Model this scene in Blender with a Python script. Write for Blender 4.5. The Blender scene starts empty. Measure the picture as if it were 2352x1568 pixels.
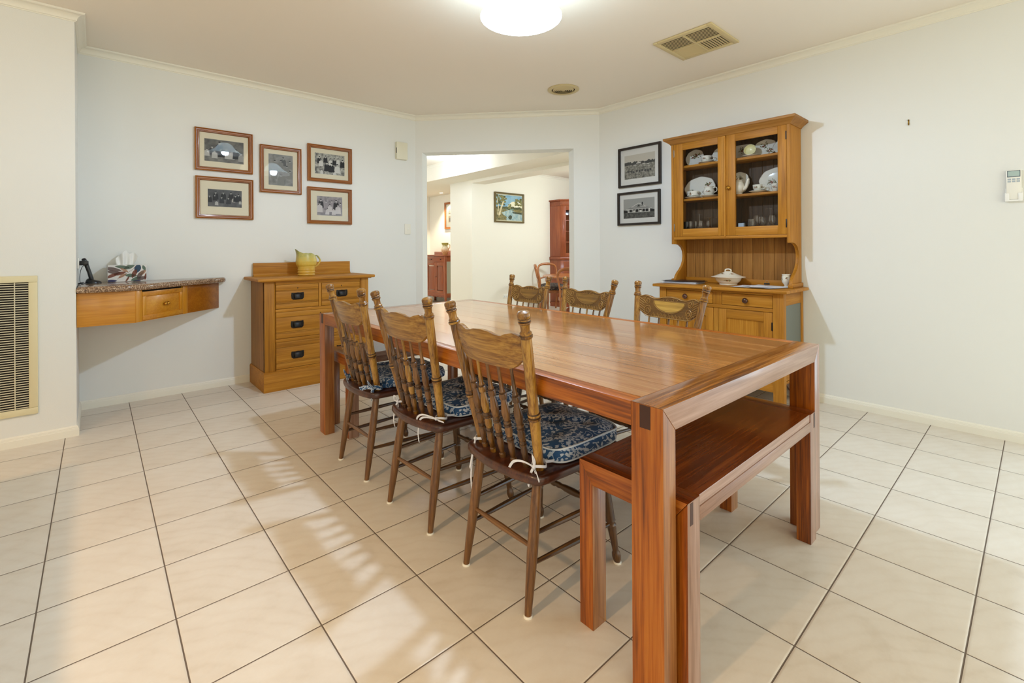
# light strengths and tints
E_PEND = 66.0;  C_PEND = (1.02, 1.34, 1.74)
E_SHADE = 18.0; C_SHADE = (.80, 1.06, 1.20)
E_BULB = 9.0;  E_INNER = 7.0
E_WIN = (60.0, 60.0, 60.0, 80.0)
C_WIN = [(.78, .76, .62), (.78, .76, .62), (.12, .13, .12), (.48, .62, .72)]
E_KIT = (200.0,)
C_KIT = [(1.16, .72, .36)]
E_HALL = 50.0;  C_HALL = (.82, .95, 1.12)
E_SPOT = 80.0;  C_SPOT = (1.64, 1.53, 1.22)
E_DIN = 66.0;   C_DIN = (1.36, 1.58, 1.70)
E_HGLOW = 5.0
E_SKY = .25;    C_SKY = (.80, .90, 1.0)
EXPO = -0.07
import bpy, bmesh, random
from math import *
from mathutils import Vector, Matrix

scene = bpy.context.scene
COL = scene.collection
R = random.Random(7)

# ------------------------------------------------------------------ colour
def lin(c):
    if isinstance(c, str):
        c = tuple(int(c[i:i + 2], 16) for i in (0, 2, 4))
    out = []
    for v in c:
        v = v / 255.0
        out.append(v / 12.92 if v <= .04045 else ((v + .055) / 1.055) ** 2.4)
    return (*out, 1.0)

# ------------------------------------------------------------------ material nodes
class NT:
    def __init__(s, name):
        s.m = bpy.data.materials.new(name)
        s.m.use_nodes = True
        s.n = s.m.node_tree.nodes
        s.l = s.m.node_tree.links
        s.b = s.n['Principled BSDF']
    def node(s, kind, **kw):
        x = s.n.new('ShaderNode' + kind)
        for k, v in kw.items():
            setattr(x, k, v)
        return x
    def put(s, a, b):
        s.l.new(a, b)
    def inp(s, nd, name, v):
        i = nd.inputs[name]
        if hasattr(v, 'links') or isinstance(v, bpy.types.NodeSocket):
            s.l.new(v, i)
        else:
            i.default_value = v
    def set(s, **kw):
        for k, v in kw.items():
            s.inp(s.b, k.replace('_', ' '), v)
        return s
    def math(s, op, a, b=None, c=None):
        x = s.node('Math', operation=op)
        for i, v in enumerate((a, b, c)):
            if v is None: continue
            if isinstance(v, bpy.types.NodeSocket): s.l.new(v, x.inputs[i])
            else: x.inputs[i].default_value = v
        return x.outputs[0]
    def vmath(s, op, a, b):
        x = s.node('VectorMath', operation=op)
        for i, v in enumerate((a, b)):
            if isinstance(v, bpy.types.NodeSocket): s.l.new(v, x.inputs[i])
            else: x.inputs[i].default_value = v
        return x.outputs[0]
    def coord(s, kind='Object'):
        return s.node('TexCoord').outputs[kind]
    def mapping(s, vec, scale=(1, 1, 1), loc=(0, 0, 0), rot=(0, 0, 0)):
        x = s.node('Mapping')
        s.put(vec, x.inputs['Vector'])
        x.inputs['Scale'].default_value = scale
        x.inputs['Location'].default_value = loc
        x.inputs['Rotation'].default_value = rot
        return x.outputs[0]
    def noise(s, vec, scale=5, detail=4, rough=.5, dist=0.0):
        x = s.node('TexNoise')
        s.put(vec, x.inputs['Vector'])
        x.inputs['Scale'].default_value = scale
        x.inputs['Detail'].default_value = detail
        x.inputs['Roughness'].default_value = rough
        x.inputs['Distortion'].default_value = dist
        return x.outputs['Fac']
    def voronoi(s, vec, scale=5, feature='F1', out='Distance'):
        x = s.node('TexVoronoi', feature=feature)
        s.put(vec, x.inputs['Vector'])
        x.inputs['Scale'].default_value = scale
        return x.outputs[out]
    def ramp(s, fac, stops, interp='LINEAR'):
        x = s.node('ValToRGB')
        x.color_ramp.interpolation = interp
        e = x.color_ramp.elements
        while len(e) < len(stops): e.new(.5)
        for i, (p, c) in enumerate(stops):
            e[i].position = p
            e[i].color = c if len(c) == 4 else (*c, 1)
        s.put(fac, x.inputs['Fac'])
        return x.outputs['Color']
    def mix(s, fac, a, b, blend='MIX'):
        x = s.node('Mix', data_type='RGBA', blend_type=blend)
        for i, v in ((0, fac), (6, a), (7, b)):
            if isinstance(v, bpy.types.NodeSocket): s.l.new(v, x.inputs[i])
            else: x.inputs[i].default_value = v
        return x.outputs[2]
    def bump(s, h, strength=.2, dist=.01):
        x = s.node('Bump')
        x.inputs['Strength'].default_value = strength
        x.inputs['Distance'].default_value = dist
        s.put(h, x.inputs['Height'])
        s.put(x.outputs[0], s.b.inputs['Normal'])

MATS = {}
def plain(name, col, rough=.5, metal=0.0, coat=0.0, spec=.5, emit=None, estr=0.0):
    if name in MATS: return MATS[name]
    t = NT(name)
    t.set(Base_Color=lin(col), Roughness=rough, Metallic=metal)
    t.b.inputs['Coat Weight'].default_value = coat
    t.b.inputs['Specular IOR Level'].default_value = spec
    if emit:
        t.b.inputs['Emission Color'].default_value = lin(emit)
        t.b.inputs['Emission Strength'].default_value = estr
    MATS[name] = t.m
    return t.m

def wood(name, dark, mid, light, axis='z', rough=.35, coat=.15, grain=1.0, contrast=.5, vary=.25, knots=0.0):
    key = name + '_' + axis
    if key in MATS: return MATS[key]
    t = NT(key)
    isl = t.node('NewGeometry').outputs['Random Per Island']
    off = t.vmath('MULTIPLY', t.node('CombineXYZ').outputs[0], (1, 1, 1))
    cx = t.node('CombineXYZ')
    for i, k in enumerate((17.3, 9.1, 23.7)):
        t.put(t.math('MULTIPLY', isl, k), cx.inputs[i])
    v = t.vmath('ADD', t.coord(), cx.outputs[0])
    ai = 'xyz'.index(axis)
    sc = [14.0 * grain] * 3; sc[ai] = 1.1 * grain
    n1 = t.noise(t.mapping(v, sc), 1.0, 5, .55, 1.2)
    sc2 = [95.0 * grain] * 3; sc2[ai] = 3.0
    n2 = t.noise(t.mapping(v, sc2), 1.0, 3, .6, .3)
    sc3 = [3.0] * 3; sc3[ai] = .7
    n3 = t.noise(t.mapping(v, sc3), 1.0, 2, .5, .5)
    sc4 = [210.0 * grain] * 3; sc4[ai] = 6.0
    n4 = t.noise(t.mapping(v, sc4), 1.0, 2, .6, .2)
    f = t.math('ADD', t.math('MULTIPLY', n1, .34), t.math('ADD', t.math('MULTIPLY', n2, .34), t.math('ADD', t.math('MULTIPLY', n4, .16), t.math('MULTIPLY', n3, .20))))
    lo, hi = .515 - .17 * (1.2 - contrast), .515 + .17 * (1.2 - contrast)
    col = t.ramp(f, [(lo, lin(dark)), ((lo + hi) / 2, lin(mid)), (hi, lin(light))])
    if vary:
        g = t.math('ADD', t.math('MULTIPLY', isl, vary), 1.0 - vary / 2)
        hs = t.node('HueSaturation')
        t.put(g, hs.inputs['Value'])
        t.put(col, hs.inputs['Color'])
        col = hs.outputs[0]
    if knots:
        vd = t.noise(t.mapping(v, [4.5 if i != ai else 1.6 for i in range(3)]), 1.0, 2, .5, 1.5)
        col = t.mix(t.ramp(vd, [(.66, (0, 0, 0)), (.74, (knots, knots, knots))]), col, lin(dark))
    t.set(Base_Color=col, Roughness=rough)
    t.b.inputs['Coat Weight'].default_value = coat
    t.b.inputs['Coat Roughness'].default_value = .12
    t.b.inputs['Specular IOR Level'].default_value = .5 if rough < .4 else .3
    t.bump(n2, .06, .003)
    MATS[key] = t.m
    return t.m

# ------------------------------------------------------------------ mesh builder
class MB:
    def __init__(s):
        s.bm = bmesh.new()
        s.mats = []
        s.mi = 0
    def use(s, m):
        if m not in s.mats: s.mats.append(m)
        s.mi = s.mats.index(m)
        return s
    def face(s, vs):
        try:
            f = s.bm.faces.new(vs)
            f.material_index = s.mi
            return f
        except ValueError:
            return None
    def box(s, x0, x1, y0, y1, z0, z1, bev=0.0, seg=2, M=None):
        p = [Vector((x, y, z)) for x in (x0, x1) for y in (y0, y1) for z in (z0, z1)]
        if M: p = [M @ q for q in p]
        v = [s.bm.verts.new(q) for q in p]
        fs = [s.face([v[i] for i in q]) for q in ((0, 1, 3, 2), (4, 6, 7, 5), (0, 4, 5, 1), (2, 3, 7, 6), (0, 2, 6, 4), (1, 5, 7, 3))]
        if bev:
            s._bev(fs, bev, seg)
        return s
    def _bev(s, fs, w, seg):
        ed = list({e for f in fs if f for e in f.edges})
        r = bmesh.ops.bevel(s.bm, geom=ed, offset=w, segments=seg, affect='EDGES', clamp_overlap=True, profile=.5)
        for f in r['faces']: f.material_index = s.mi
    def prism(s, pts, axis, a0, a1, bev=0.0, seg=2, M=None):
        """2D polygon pts extruded along axis from a0 to a1. axis z: (x,y); y: (x,z); x: (y,z)"""
        def P(p, a):
            q = {'z': (p[0], p[1], a), 'y': (p[0], a, p[1]), 'x': (a, p[0], p[1])}[axis]
            q = Vector(q)
            return M @ q if M else q
        A = [s.bm.verts.new(P(p, a0)) for p in pts]
        B = [s.bm.verts.new(P(p, a1)) for p in pts]
        fs = [s.face(list(reversed(A))), s.face(B)]
        n = len(pts)
        for i in range(n):
            fs.append(s.face([A[i], A[(i + 1) % n], B[(i + 1) % n], B[i]]))
        if bev: s._bev(fs[:2], bev, seg)
        return s
    def loft(s, rings, cap=True, mis=None):
        """list of equally long closed rings of points"""
        V = [[s.bm.verts.new(p) for p in r] for r in rings]
        n = len(V[0])
        for j, (a, b) in enumerate(zip(V, V[1:])):
            if mis: s.mi = mis[j]
            for i in range(n):
                s.face([a[i], a[(i + 1) % n], b[(i + 1) % n], b[i]])
        if mis: s.mi = 0
        if cap:
            s.face(list(reversed(V[0]))); s.face(V[-1])
        return s
    def slab(s, outline, z0, z1, r=.006, seg=3):
        """flat outline (x,y) with rounded upper and lower edge"""
        rings = []
        o = [Vector((p[0], p[1], 0)) for p in outline]
        n = len(o)
        nor = []
        for i in range(n):
            d1 = (o[i] - o[i - 1]); d2 = (o[(i + 1) % n] - o[i])
            d1 = d1.normalized() if d1.length else d2.normalized()
            d2 = d2.normalized() if d2.length else d1
            a = Vector((d1.y, -d1.x, 0)); b = Vector((d2.y, -d2.x, 0))
            m = (a + b)
            m = m / max(m.length_squared, .3) * 2 if m.length else a
            nor.append(m)
        area = sum(o[i].x * o[(i + 1) % n].y - o[(i + 1) % n].x * o[i].y for i in range(n))
        sg = 1 if area > 0 else -1
        def ring(inset, z):
            return [Vector((o[i].x - sg * nor[i].x * inset, o[i].y - sg * nor[i].y * inset, z)) for i in range(n)]
        for k in range(seg + 1):
            a = pi / 2 * k / seg
            rings.append(ring(r * (1 - sin(a)), z0 + r * (1 - cos(a))))
        for k in range(seg + 1):
            a = pi / 2 * (1 - k / seg)
            rings.append(ring(r * (1 - sin(a)), z1 - r * (1 - cos(a))))
        if sg < 0: rings = [list(reversed(q)) for q in rings]
        return s.loft(rings)
    def lathe(s, prof, p0, p1, seg=16, cap=True, bands=()):
        """prof: (t 0..1 along p0->p1, radius)"""
        p0, p1 = Vector(p0), Vector(p1)
        d = p1 - p0
        q = d.normalized().to_track_quat('Z', 'Y')
        rings = []
        for t, r in prof:
            c = p0 + d * t
            rings.append([c + q @ Vector((r * cos(2 * pi * k / seg), r * sin(2 * pi * k / seg), 0)) for k in range(seg)])
        mis = [1 if any(a - 1e-6 <= (p[0] + q_[0]) / 2 <= b for a, b in bands) else 0 for p, q_ in zip(prof, prof[1:])] if bands else None
        return s.loft(rings, cap, mis)
    def tube(s, pts, r, seg=8, cap=True):
        pts = [Vector(p) for p in pts]
        rr = r if isinstance(r, (list, tuple)) else [r] * len(pts)
        rings = []
        up = None
        for i, p in enumerate(pts):
            d = (pts[min(i + 1, len(pts) - 1)] - pts[max(i - 1, 0)])
            d = d.normalized() if d.length else Vector((0, 0, 1))
            if up is None:
                up = Vector((0, 0, 1)) if abs(d.z) < .9 else Vector((1, 0, 0))
            sx = d.cross(up)
            sx = sx.normalized() if sx.length > 1e-6 else d.orthogonal().normalized()
            up = sx.cross(d).normalized()
            rings.append([p + sx * (rr[i] * cos(2 * pi * k / seg)) + up * (rr[i] * sin(2 * pi * k / seg)) for k in range(seg)])
        return s.loft(rings, cap)
    def ring_tube(s, pts, r, seg=6):
        pts = [Vector(p) for p in pts]
        n = len(pts)
        V = []
        for i in range(n):
            d = (pts[(i + 1) % n] - pts[i - 1]).normalized()
            up = Vector((0, 0, 1)) if abs(d.z) < .95 else Vector((1, 0, 0))
            sx = d.cross(up).normalized(); u2 = sx.cross(d)
            V.append([s.bm.verts.new(pts[i] + sx * (r * cos(2 * pi * k / seg)) + u2 * (r * sin(2 * pi * k / seg))) for k in range(seg)])
        for i in range(n):
            a, b = V[i], V[(i + 1) % n]
            for k in range(seg):
                s.face([a[k], a[(k + 1) % seg], b[(k + 1) % seg], b[k]])
        return s
    def strip(s, pts, side, w, th=.0012):
        """ribbon through pts, width w along side vector(s)"""
        pts = [Vector(p) for p in pts]
        rings = []
        for i, p in enumerate(pts):
            sd = Vector(side[i] if isinstance(side, list) else side).normalized() * (w / 2)
            d = (pts[min(i + 1, len(pts) - 1)] - pts[max(i - 1, 0)]).normalized()
            nn = d.cross(sd)
            nn = nn.normalized() * th if nn.length > 1e-8 else Vector((0, 0, th))
            rings.append([p - sd - nn, p + sd - nn, p + sd + nn, p - sd + nn])
        return s.loft(rings)
    def ball(s, c, r, seg=12, rings=8, sc=(1, 1, 1), M=None):
        c = Vector(c)
        rg = []
        for i in range(1, rings):
            a = pi * i / rings
            rg.append([c + Vector((r * sc[0] * sin(a) * cos(2 * pi * k / seg), r * sc[1] * sin(a) * sin(2 * pi * k / seg), -r * sc[2] * cos(a))) for k in range(seg)])
        if M: rg = [[M @ p for p in q] for q in rg]
        b, t = c + Vector((0, 0, -r * sc[2])), c + Vector((0, 0, r * sc[2]))
        if M: b, t = M @ b, M @ t
        V = [[s.bm.verts.new(p) for p in q] for q in rg]
        B, Tt = s.bm.verts.new(b), s.bm.verts.new(t)
        for x, y in zip(V, V[1:]):
            for k in range(seg):
                s.face([x[k], x[(k + 1) % seg], y[(k + 1) % seg], y[k]])
        for k in range(seg):
            s.face([B, V[0][(k + 1) % seg], V[0][k]])
            s.face([Tt, V[-1][k], V[-1][(k + 1) % seg]])
        return s
    def quad(s, a, b, c, d):
        s.face([s.bm.verts.new(Vector(p)) for p in (a, b, c, d)])
        return s
    def poly(s, pts):
        s.face([s.bm.verts.new(Vector(p)) for p in pts])
        return s
    def grid(s, fn, nu, nv, wrap=False):
        V = [[s.bm.verts.new(Vector(fn(i / nu, j / nv))) for j in range(nv + 1)] for i in range(nu + (0 if wrap else 1))]
        m = len(V)
        for i in range(m if wrap else m - 1):
            for j in range(nv):
                s.face([V[i][j], V[(i + 1) % m][j], V[(i + 1) % m][j + 1], V[i][j + 1]])
        return s
    def by_normal(s, rules):
        """material by face direction: [(axis vector, material)], first match wins"""
        bmesh.ops.recalc_face_normals(s.bm, faces=s.bm.faces)
        for f in s.bm.faces:
            for ax, m in rules:
                if ax is None or f.normal.dot(Vector(ax)) > .7:
                    s.use(m); f.material_index = s.mi
                    break
        return s
    def build(s, name, mat=None, parent=None, smooth=35, label=None, fixn=True):
        if mat is not None and not s.mats: s.mats = [mat]
        if fixn: bmesh.ops.recalc_face_normals(s.bm, faces=s.bm.faces)
        me = bpy.data.meshes.new(name)
        s.bm.to_mesh(me); s.bm.free()
        for m in s.mats: me.materials.append(m)
        if smooth:
            me.polygons.foreach_set('use_smooth', [True] * len(me.polygons))
            me.set_sharp_from_angle(angle=radians(smooth))
        o = bpy.data.objects.new(name, me)
        COL.objects.link(o)
        if parent is not None: o.parent = parent
        if label: o['label'] = label
        return o

def thing(name, label, cat, loc=(0, 0, 0), rotz=0.0, group=None):
    o = bpy.data.objects.new(name, None)
    o.empty_display_size = .05
    COL.objects.link(o)
    o.location = loc
    o.rotation_euler = (0, 0, rotz)
    o['label'] = label; o['category'] = cat
    if group: o['group'] = group
    return o
def tag(o, label, cat, group=None, loc=None):
    o['label'] = label; o['category'] = cat
    if group: o['group'] = group
    if loc is not None: o.location = loc
    return o
def struct(mb, name, mat, smooth=35):
    o = mb.build(name, mat, smooth=smooth)
    o['kind'] = 'structure'
    return o
def dup(root, loc, rotz, label, group=None):
    r = root.copy(); COL.objects.link(r); r.location = loc; r.rotation_euler = (0, 0, rotz)
    r['label'] = label
    if group: r['group'] = group
    for ch in list(root.children):
        c = ch.copy(); COL.objects.link(c); c.parent = r
        for g in list(ch.children):
            d = g.copy(); COL.objects.link(d); d.parent = c
    return r
def lerp(a, b, t): return a + (b - a) * t
def smooth_path(pts, n=8):
    """Catmull-Rom through pts"""
    P = [Vector(p) for p in pts]
    out = []
    for i in range(len(P) - 1):
        a, b, c, d = P[max(i - 1, 0)], P[i], P[i + 1], P[min(i + 2, len(P) - 1)]
        for k in range(n):
            t = k / n
            out.append(.5 * ((2 * b) + (c - a) * t + (2 * a - 5 * b + 4 * c - d) * t * t + (3 * b - a - 3 * c + d) * t ** 3))
    out.append(P[-1])
    return out
# ------------------------------------------------------------------ materials
T = .3375           # floor tile pitch

def wall_paint(name, col, bumpy=.15):
    t = NT(name)
    t.set(Base_Color=lin(col), Roughness=.75)
    t.b.inputs['Specular IOR Level'].default_value = .25
    t.bump(t.noise(t.coord(), 260, 3, .6), bumpy, .002)
    return t.m
M_WALL = wall_paint('wall_paint', 'E5E6E2')
M_CEIL = wall_paint('ceiling_paint', 'EFE7DA', .25)
M_TRIM = plain('trim_paint', 'EAE7DA', .4)
M_HALL = wall_paint('hall_paint', 'EDE8DA')

def floor_mat():
    t = NT('floor_tile')
    pos = t.coord()
    sp = t.node('SeparateXYZ'); t.put(pos, sp.inputs[0])
    u = t.math('DIVIDE', sp.outputs[0], T); v = t.math('DIVIDE', sp.outputs[1], T)
    def edge(a):
        f = t.math('FRACT', t.math('ADD', a, 100.0))
        return t.math('MULTIPLY', t.math('MINIMUM', f, t.math('SUBTRACT', 1.0, f)), T), f
    eu, fu = edge(u); ev, fv = edge(v)
    e = t.math('MINIMUM', eu, ev)
    grout = t.math('LESS_THAN', e, .0021)
    # per tile offset
    cid = t.node('CombineXYZ')
    t.put(t.math('FLOOR', t.math('ADD', u, 100.0)), cid.inputs[0]); t.put(t.math('FLOOR', t.math('ADD', v, 100.0)), cid.inputs[1])
    wn = t.node('TexWhiteNoise', noise_dimensions='3D'); t.put(cid.outputs[0], wn.inputs['Vector'])
    loc = t.node('CombineXYZ'); t.put(fu, loc.inputs[0]); t.put(fv, loc.inputs[1])
    # curved strokes running round a corner of every tile
    off = t.vmath('ADD', loc.outputs[0], (.35, .55, 0))
    wv = t.node('TexWave', wave_type='RINGS', rings_direction='Z')
    t.put(off, wv.inputs['Vector'])
    for k, val in (('Scale', 1.9), ('Distortion', 6.5), ('Detail', 3.0), ('Detail Scale', .9), ('Detail Roughness', .62), ('Phase Offset', 1.3)):
        wv.inputs[k].default_value = val
    n = t.noise(t.mapping(pos, (5, 9, 1)), 1.0, 5, .6, .8)
    nf = t.noise(pos, 90, 3, .6)
    strokes = t.math('POWER', wv.outputs['Fac'], 3.0)
    broad = t.noise(off, 2.2, 3, .5, .6)
    f = t.math('ADD', t.math('MULTIPLY', n, .42), t.math('ADD', t.math('MULTIPLY', broad, .38), t.math('MULTIPLY', wn.outputs['Value'], .14)))
    f = t.math('ADD', f, t.math('MULTIPLY', nf, .12))
    f = t.math('SUBTRACT', f, t.math('MULTIPLY', strokes, t.math('MULTIPLY', n, .15)))
    col = t.ramp(f, [(.15, lin('C6B9A6')), (.45, lin('D8CFC1')), (.75, lin('E2DCD1'))])
    col = t.mix(grout, col, lin('6B5D50'))
    t.set(Base_Color=col)
    t.set(Roughness=t.math('ADD', t.math('MULTIPLY', grout, .5), t.math('ADD', .27, t.math('MULTIPLY', n, .12))))
    t.b.inputs['Specular IOR Level'].default_value = .45
    h = t.math('SMOOTH_MIN', e, .006, .004)
    t.bump(t.math('ADD', t.math('MULTIPLY', h, 1.0), t.math('MULTIPLY', n, .0008)), .55, .5)
    return t.m
M_FLOOR = floor_mat()

def W(name, ax):
    P = {
     'pine':   ('885616', 'AC721E', 'C08832', .52, .0, 1.0, .35, .10),
     'pinedk': ('78501E', '96662C', 'AC7C3C', .52, .0, 1.0, .35, .10),
     'tabletop': ('84512A', 'A56F3C', 'BF8C58', .17, .45, 1.0, .3, .30),
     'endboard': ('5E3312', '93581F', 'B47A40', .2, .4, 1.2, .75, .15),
     'jarrah': ('6A3206', 'A2560C', 'B87024', .36, .06, 1.0, .62, .12),
     'sheenwood': ('74503A', '987460', 'B08E7C', .3, .25, 1.0, .4, .10),  # pale pinkish tone is window sheen painted into the wood colour
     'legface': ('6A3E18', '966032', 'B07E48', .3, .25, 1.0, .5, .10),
     'bench':  ('4A1E04', '6E300A', '8C4612', .22, .35, 1.0, .55, .15),
     'benchleg': ('5E2A02', '944A06', 'B0661C', .38, .05, 1.0, .65, .12),
     'chair':  ('4C2C0A', '875A1C', 'B08438', .28, .3, 1.3, .6, .12),
     'chairdk': ('301A0C', '4E3216', '6E4A22', .32, .25, 1.3, .6, .15),
     'chairseat': ('2E140A', '45200F', '5E3216', .3, .3, 1.0, .5, .1),
     'chairred': ('4A2C14', '6E4822', '8E6434', .32, .25, 1.2, .55, .1),
     'carved': ('4A3112', '63441C', '7A5626', .4, .2, 1.0, .4, .1),
     'inlay':  ('8A6A28', 'B08A3A', 'C8A550', .35, .2, 1.0, .4, .05),
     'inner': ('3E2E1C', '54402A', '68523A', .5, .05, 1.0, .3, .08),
     'inlaydk':  ('5A3C12', '7E5A20', '9A7430', .35, .2, 1.0, .5, .05),
     'cherry': ('6E2E12', '8E4420', 'A65A30', .3, .3, 1.0, .4, .1),
     'hallchair': ('7A3E16', '9C5A26', 'B87438', .3, .3, 1.2, .4, .1),
     'framewood': ('66340A', '8E500E', 'A4641C', .35, .2, 1.4, .55, .1),
     'oak':    ('A66610', 'C27F1C', 'D09430', .35, .2, 1.0, .35, .08),
     'oakdk':    ('7E4806', '98580C', 'AE6C18', .35, .2, 1.0, .35, .08),
    }[name]
    return wood(name, *P[:3], axis=ax, rough=P[3], coat=P[4], grain=P[5], contrast=P[6], vary=P[7], knots=.75 if name in ('endboard', 'bench') else 0)

M_BLACK = plain('black_plastic', '0E0E12', .3)
M_IRON = plain('black_iron', '16120F', .45, .3)
M_BRASS = plain('brass', 'B8893A', .22, 1.0)
M_STEEL = plain('dull_steel', '8E8C86', .4, 1.0)
M_WHITEPL = plain('white_plastic', 'ECEAE0', .35)
M_GREYPL = plain('pale_grey_plastic', 'C9CDCE', .4)
M_CREAM = plain('cream_enamel', 'DED2AA', .45)
M_VENT = plain('vent_plastic', 'CDBB8C', .5)
M_DARK = plain('dark_cavity', '1A120C', .8)
M_MATTE = plain('slot_shadow', '2A2118', .9)
M_CARD = plain('mount_card', 'E8DFC4', .8)
M_CARDW = plain('mount_card_white', 'E4E2DA', .8)
M_BLKFR = plain('black_frame', '241B16', .4)
M_RIB = plain('white_ribbon', 'DDE0EA', .7)
M_PAPER = plain('paper', 'D9DCE6', .8)
M_FOLDER = plain('dark_folder', '1F1820', .35)
M_SCREEN = plain('lcd_screen', 'A9BDB9', .25)
M_SCRFR = plain('lcd_surround', '3C4A5C', .4)
M_KEY = plain('grey_key', 'A9B4BC', .5)
M_GREYPANEL = plain('grey_panel', '6C7068', .6)
M_DKWOODP = plain('dark_bracket', '4A3020', .6)
M_GOLD = plain('gilt', '6E5E38', .45, .3)
M_BLUEWH = plain('pale_blue_card', 'B8CBDD', .6)

M_CHINA = plain('white_china', 'E8E8DE', .15)
M_CHINA2 = plain('cream_white_china', 'EAE5D6', .15)
FLORA = [plain('flower_' + c, c, .3) for c in ('A0523C', 'B8705A', '6E3526', '6A6A34', '565A2C', '7E7A44')]
def spray(mb, fn, seed, n=16, size=.0055, ru=.022, rv=.018):
    """little roses and leaves: polygons laid on a surface, fn(u, v) in metres -> point just above it"""
    r = random.Random(seed)
    def blade(cu, cv, a, ln, wd, m):
        mb.use(m)
        pts = [(-ln, 0), (-ln * .3, wd), (ln * .5, wd * .8), (ln, 0), (ln * .5, -wd * .8), (-ln * .3, -wd)]
        mb.poly([fn(cu + x * cos(a) - y * sin(a), cv + x * sin(a) + y * cos(a)) for x, y in pts])
    for i in range(n):
        a = r.random() * 2 * pi; q = r.random() ** .6
        blade(ru * q * cos(a), rv * q * sin(a), r.random() * pi, size * (.7 + .7 * r.random()), size * .35, FLORA[3 + i % 3])
    for i in range(max(3, n // 4)):
        a = r.random() * 2 * pi; q = r.random() * .6
        cu, cv = ru * q * cos(a), rv * q * sin(a)
        for k in range(5):
            b = 2 * pi * k / 5 + a
            blade(cu + size * .45 * cos(b), cv + size * .45 * sin(b), b, size * .5, size * .32, FLORA[(i + k) % 3])
M_BOWLIN = plain('cream_china', 'E3DFB4', .2)

def thin_glass(name, tint=(1, 1, 1), gl=.9, edge=.0, blend=.25):
    t = NT(name)
    t.n.remove(t.b)
    tr = t.node('BsdfTransparent'); tr.inputs[0].default_value = (*tint, 1)
    g = t.node('BsdfGlossy'); g.inputs['Roughness'].default_value = .01
    g.inputs[0].default_value = (gl, gl, gl, 1)
    lw = t.node('LayerWeight'); lw.inputs['Blend'].default_value = blend
    fac = t.math('ADD', t.math('MULTIPLY', lw.outputs['Fresnel'] if blend < .3 else t.math('POWER', lw.outputs['Facing'], 1.6), .8 if blend < .3 else .8), edge)
    mx = t.node('MixShader')
    t.put(fac, mx.inputs[0]); t.put(tr.outputs[0], mx.inputs[1]); t.put(g.outputs[0], mx.inputs[2])
    t.put(mx.outputs[0], t.n['Material Output'].inputs['Surface'])
    return t.m
M_PANE = thin_glass('window_pane_glass', (.86, .86, .86), .9, .0, .2)
M_PICGLASS = thin_glass('picture_glass', (.97, .97, .97), .9, .0, .2)
M_GOBLET = thin_glass('clear_goblet_glass', (.97, .97, .97), 1.0, .05, .45)
M_AMBER = thin_glass('amber_goblet_glass', (.85, .68, .4), 1.0, .05, .45)
M_DARKGL = thin_glass('smoky_glass', (.4, .32, .26), 1.0, .04, .4)

def granite():
    t = NT('brown_granite')
    v = t.coord()
    n = t.noise(v, 130, 3, .7)
    vo = t.voronoi(v, 190)
    f = t.math('ADD', t.math('MULTIPLY', n, .7), t.math('MULTIPLY', vo, .45))
    t.set(Base_Color=t.ramp(f, [(.34, lin('2E2018')), (.5, lin('6A4E3A')), (.62, lin('9A7A5E')), (.72, lin('C0A88C'))]), Roughness=.1)
    return t.m
M_GRANITE = granite()

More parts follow.
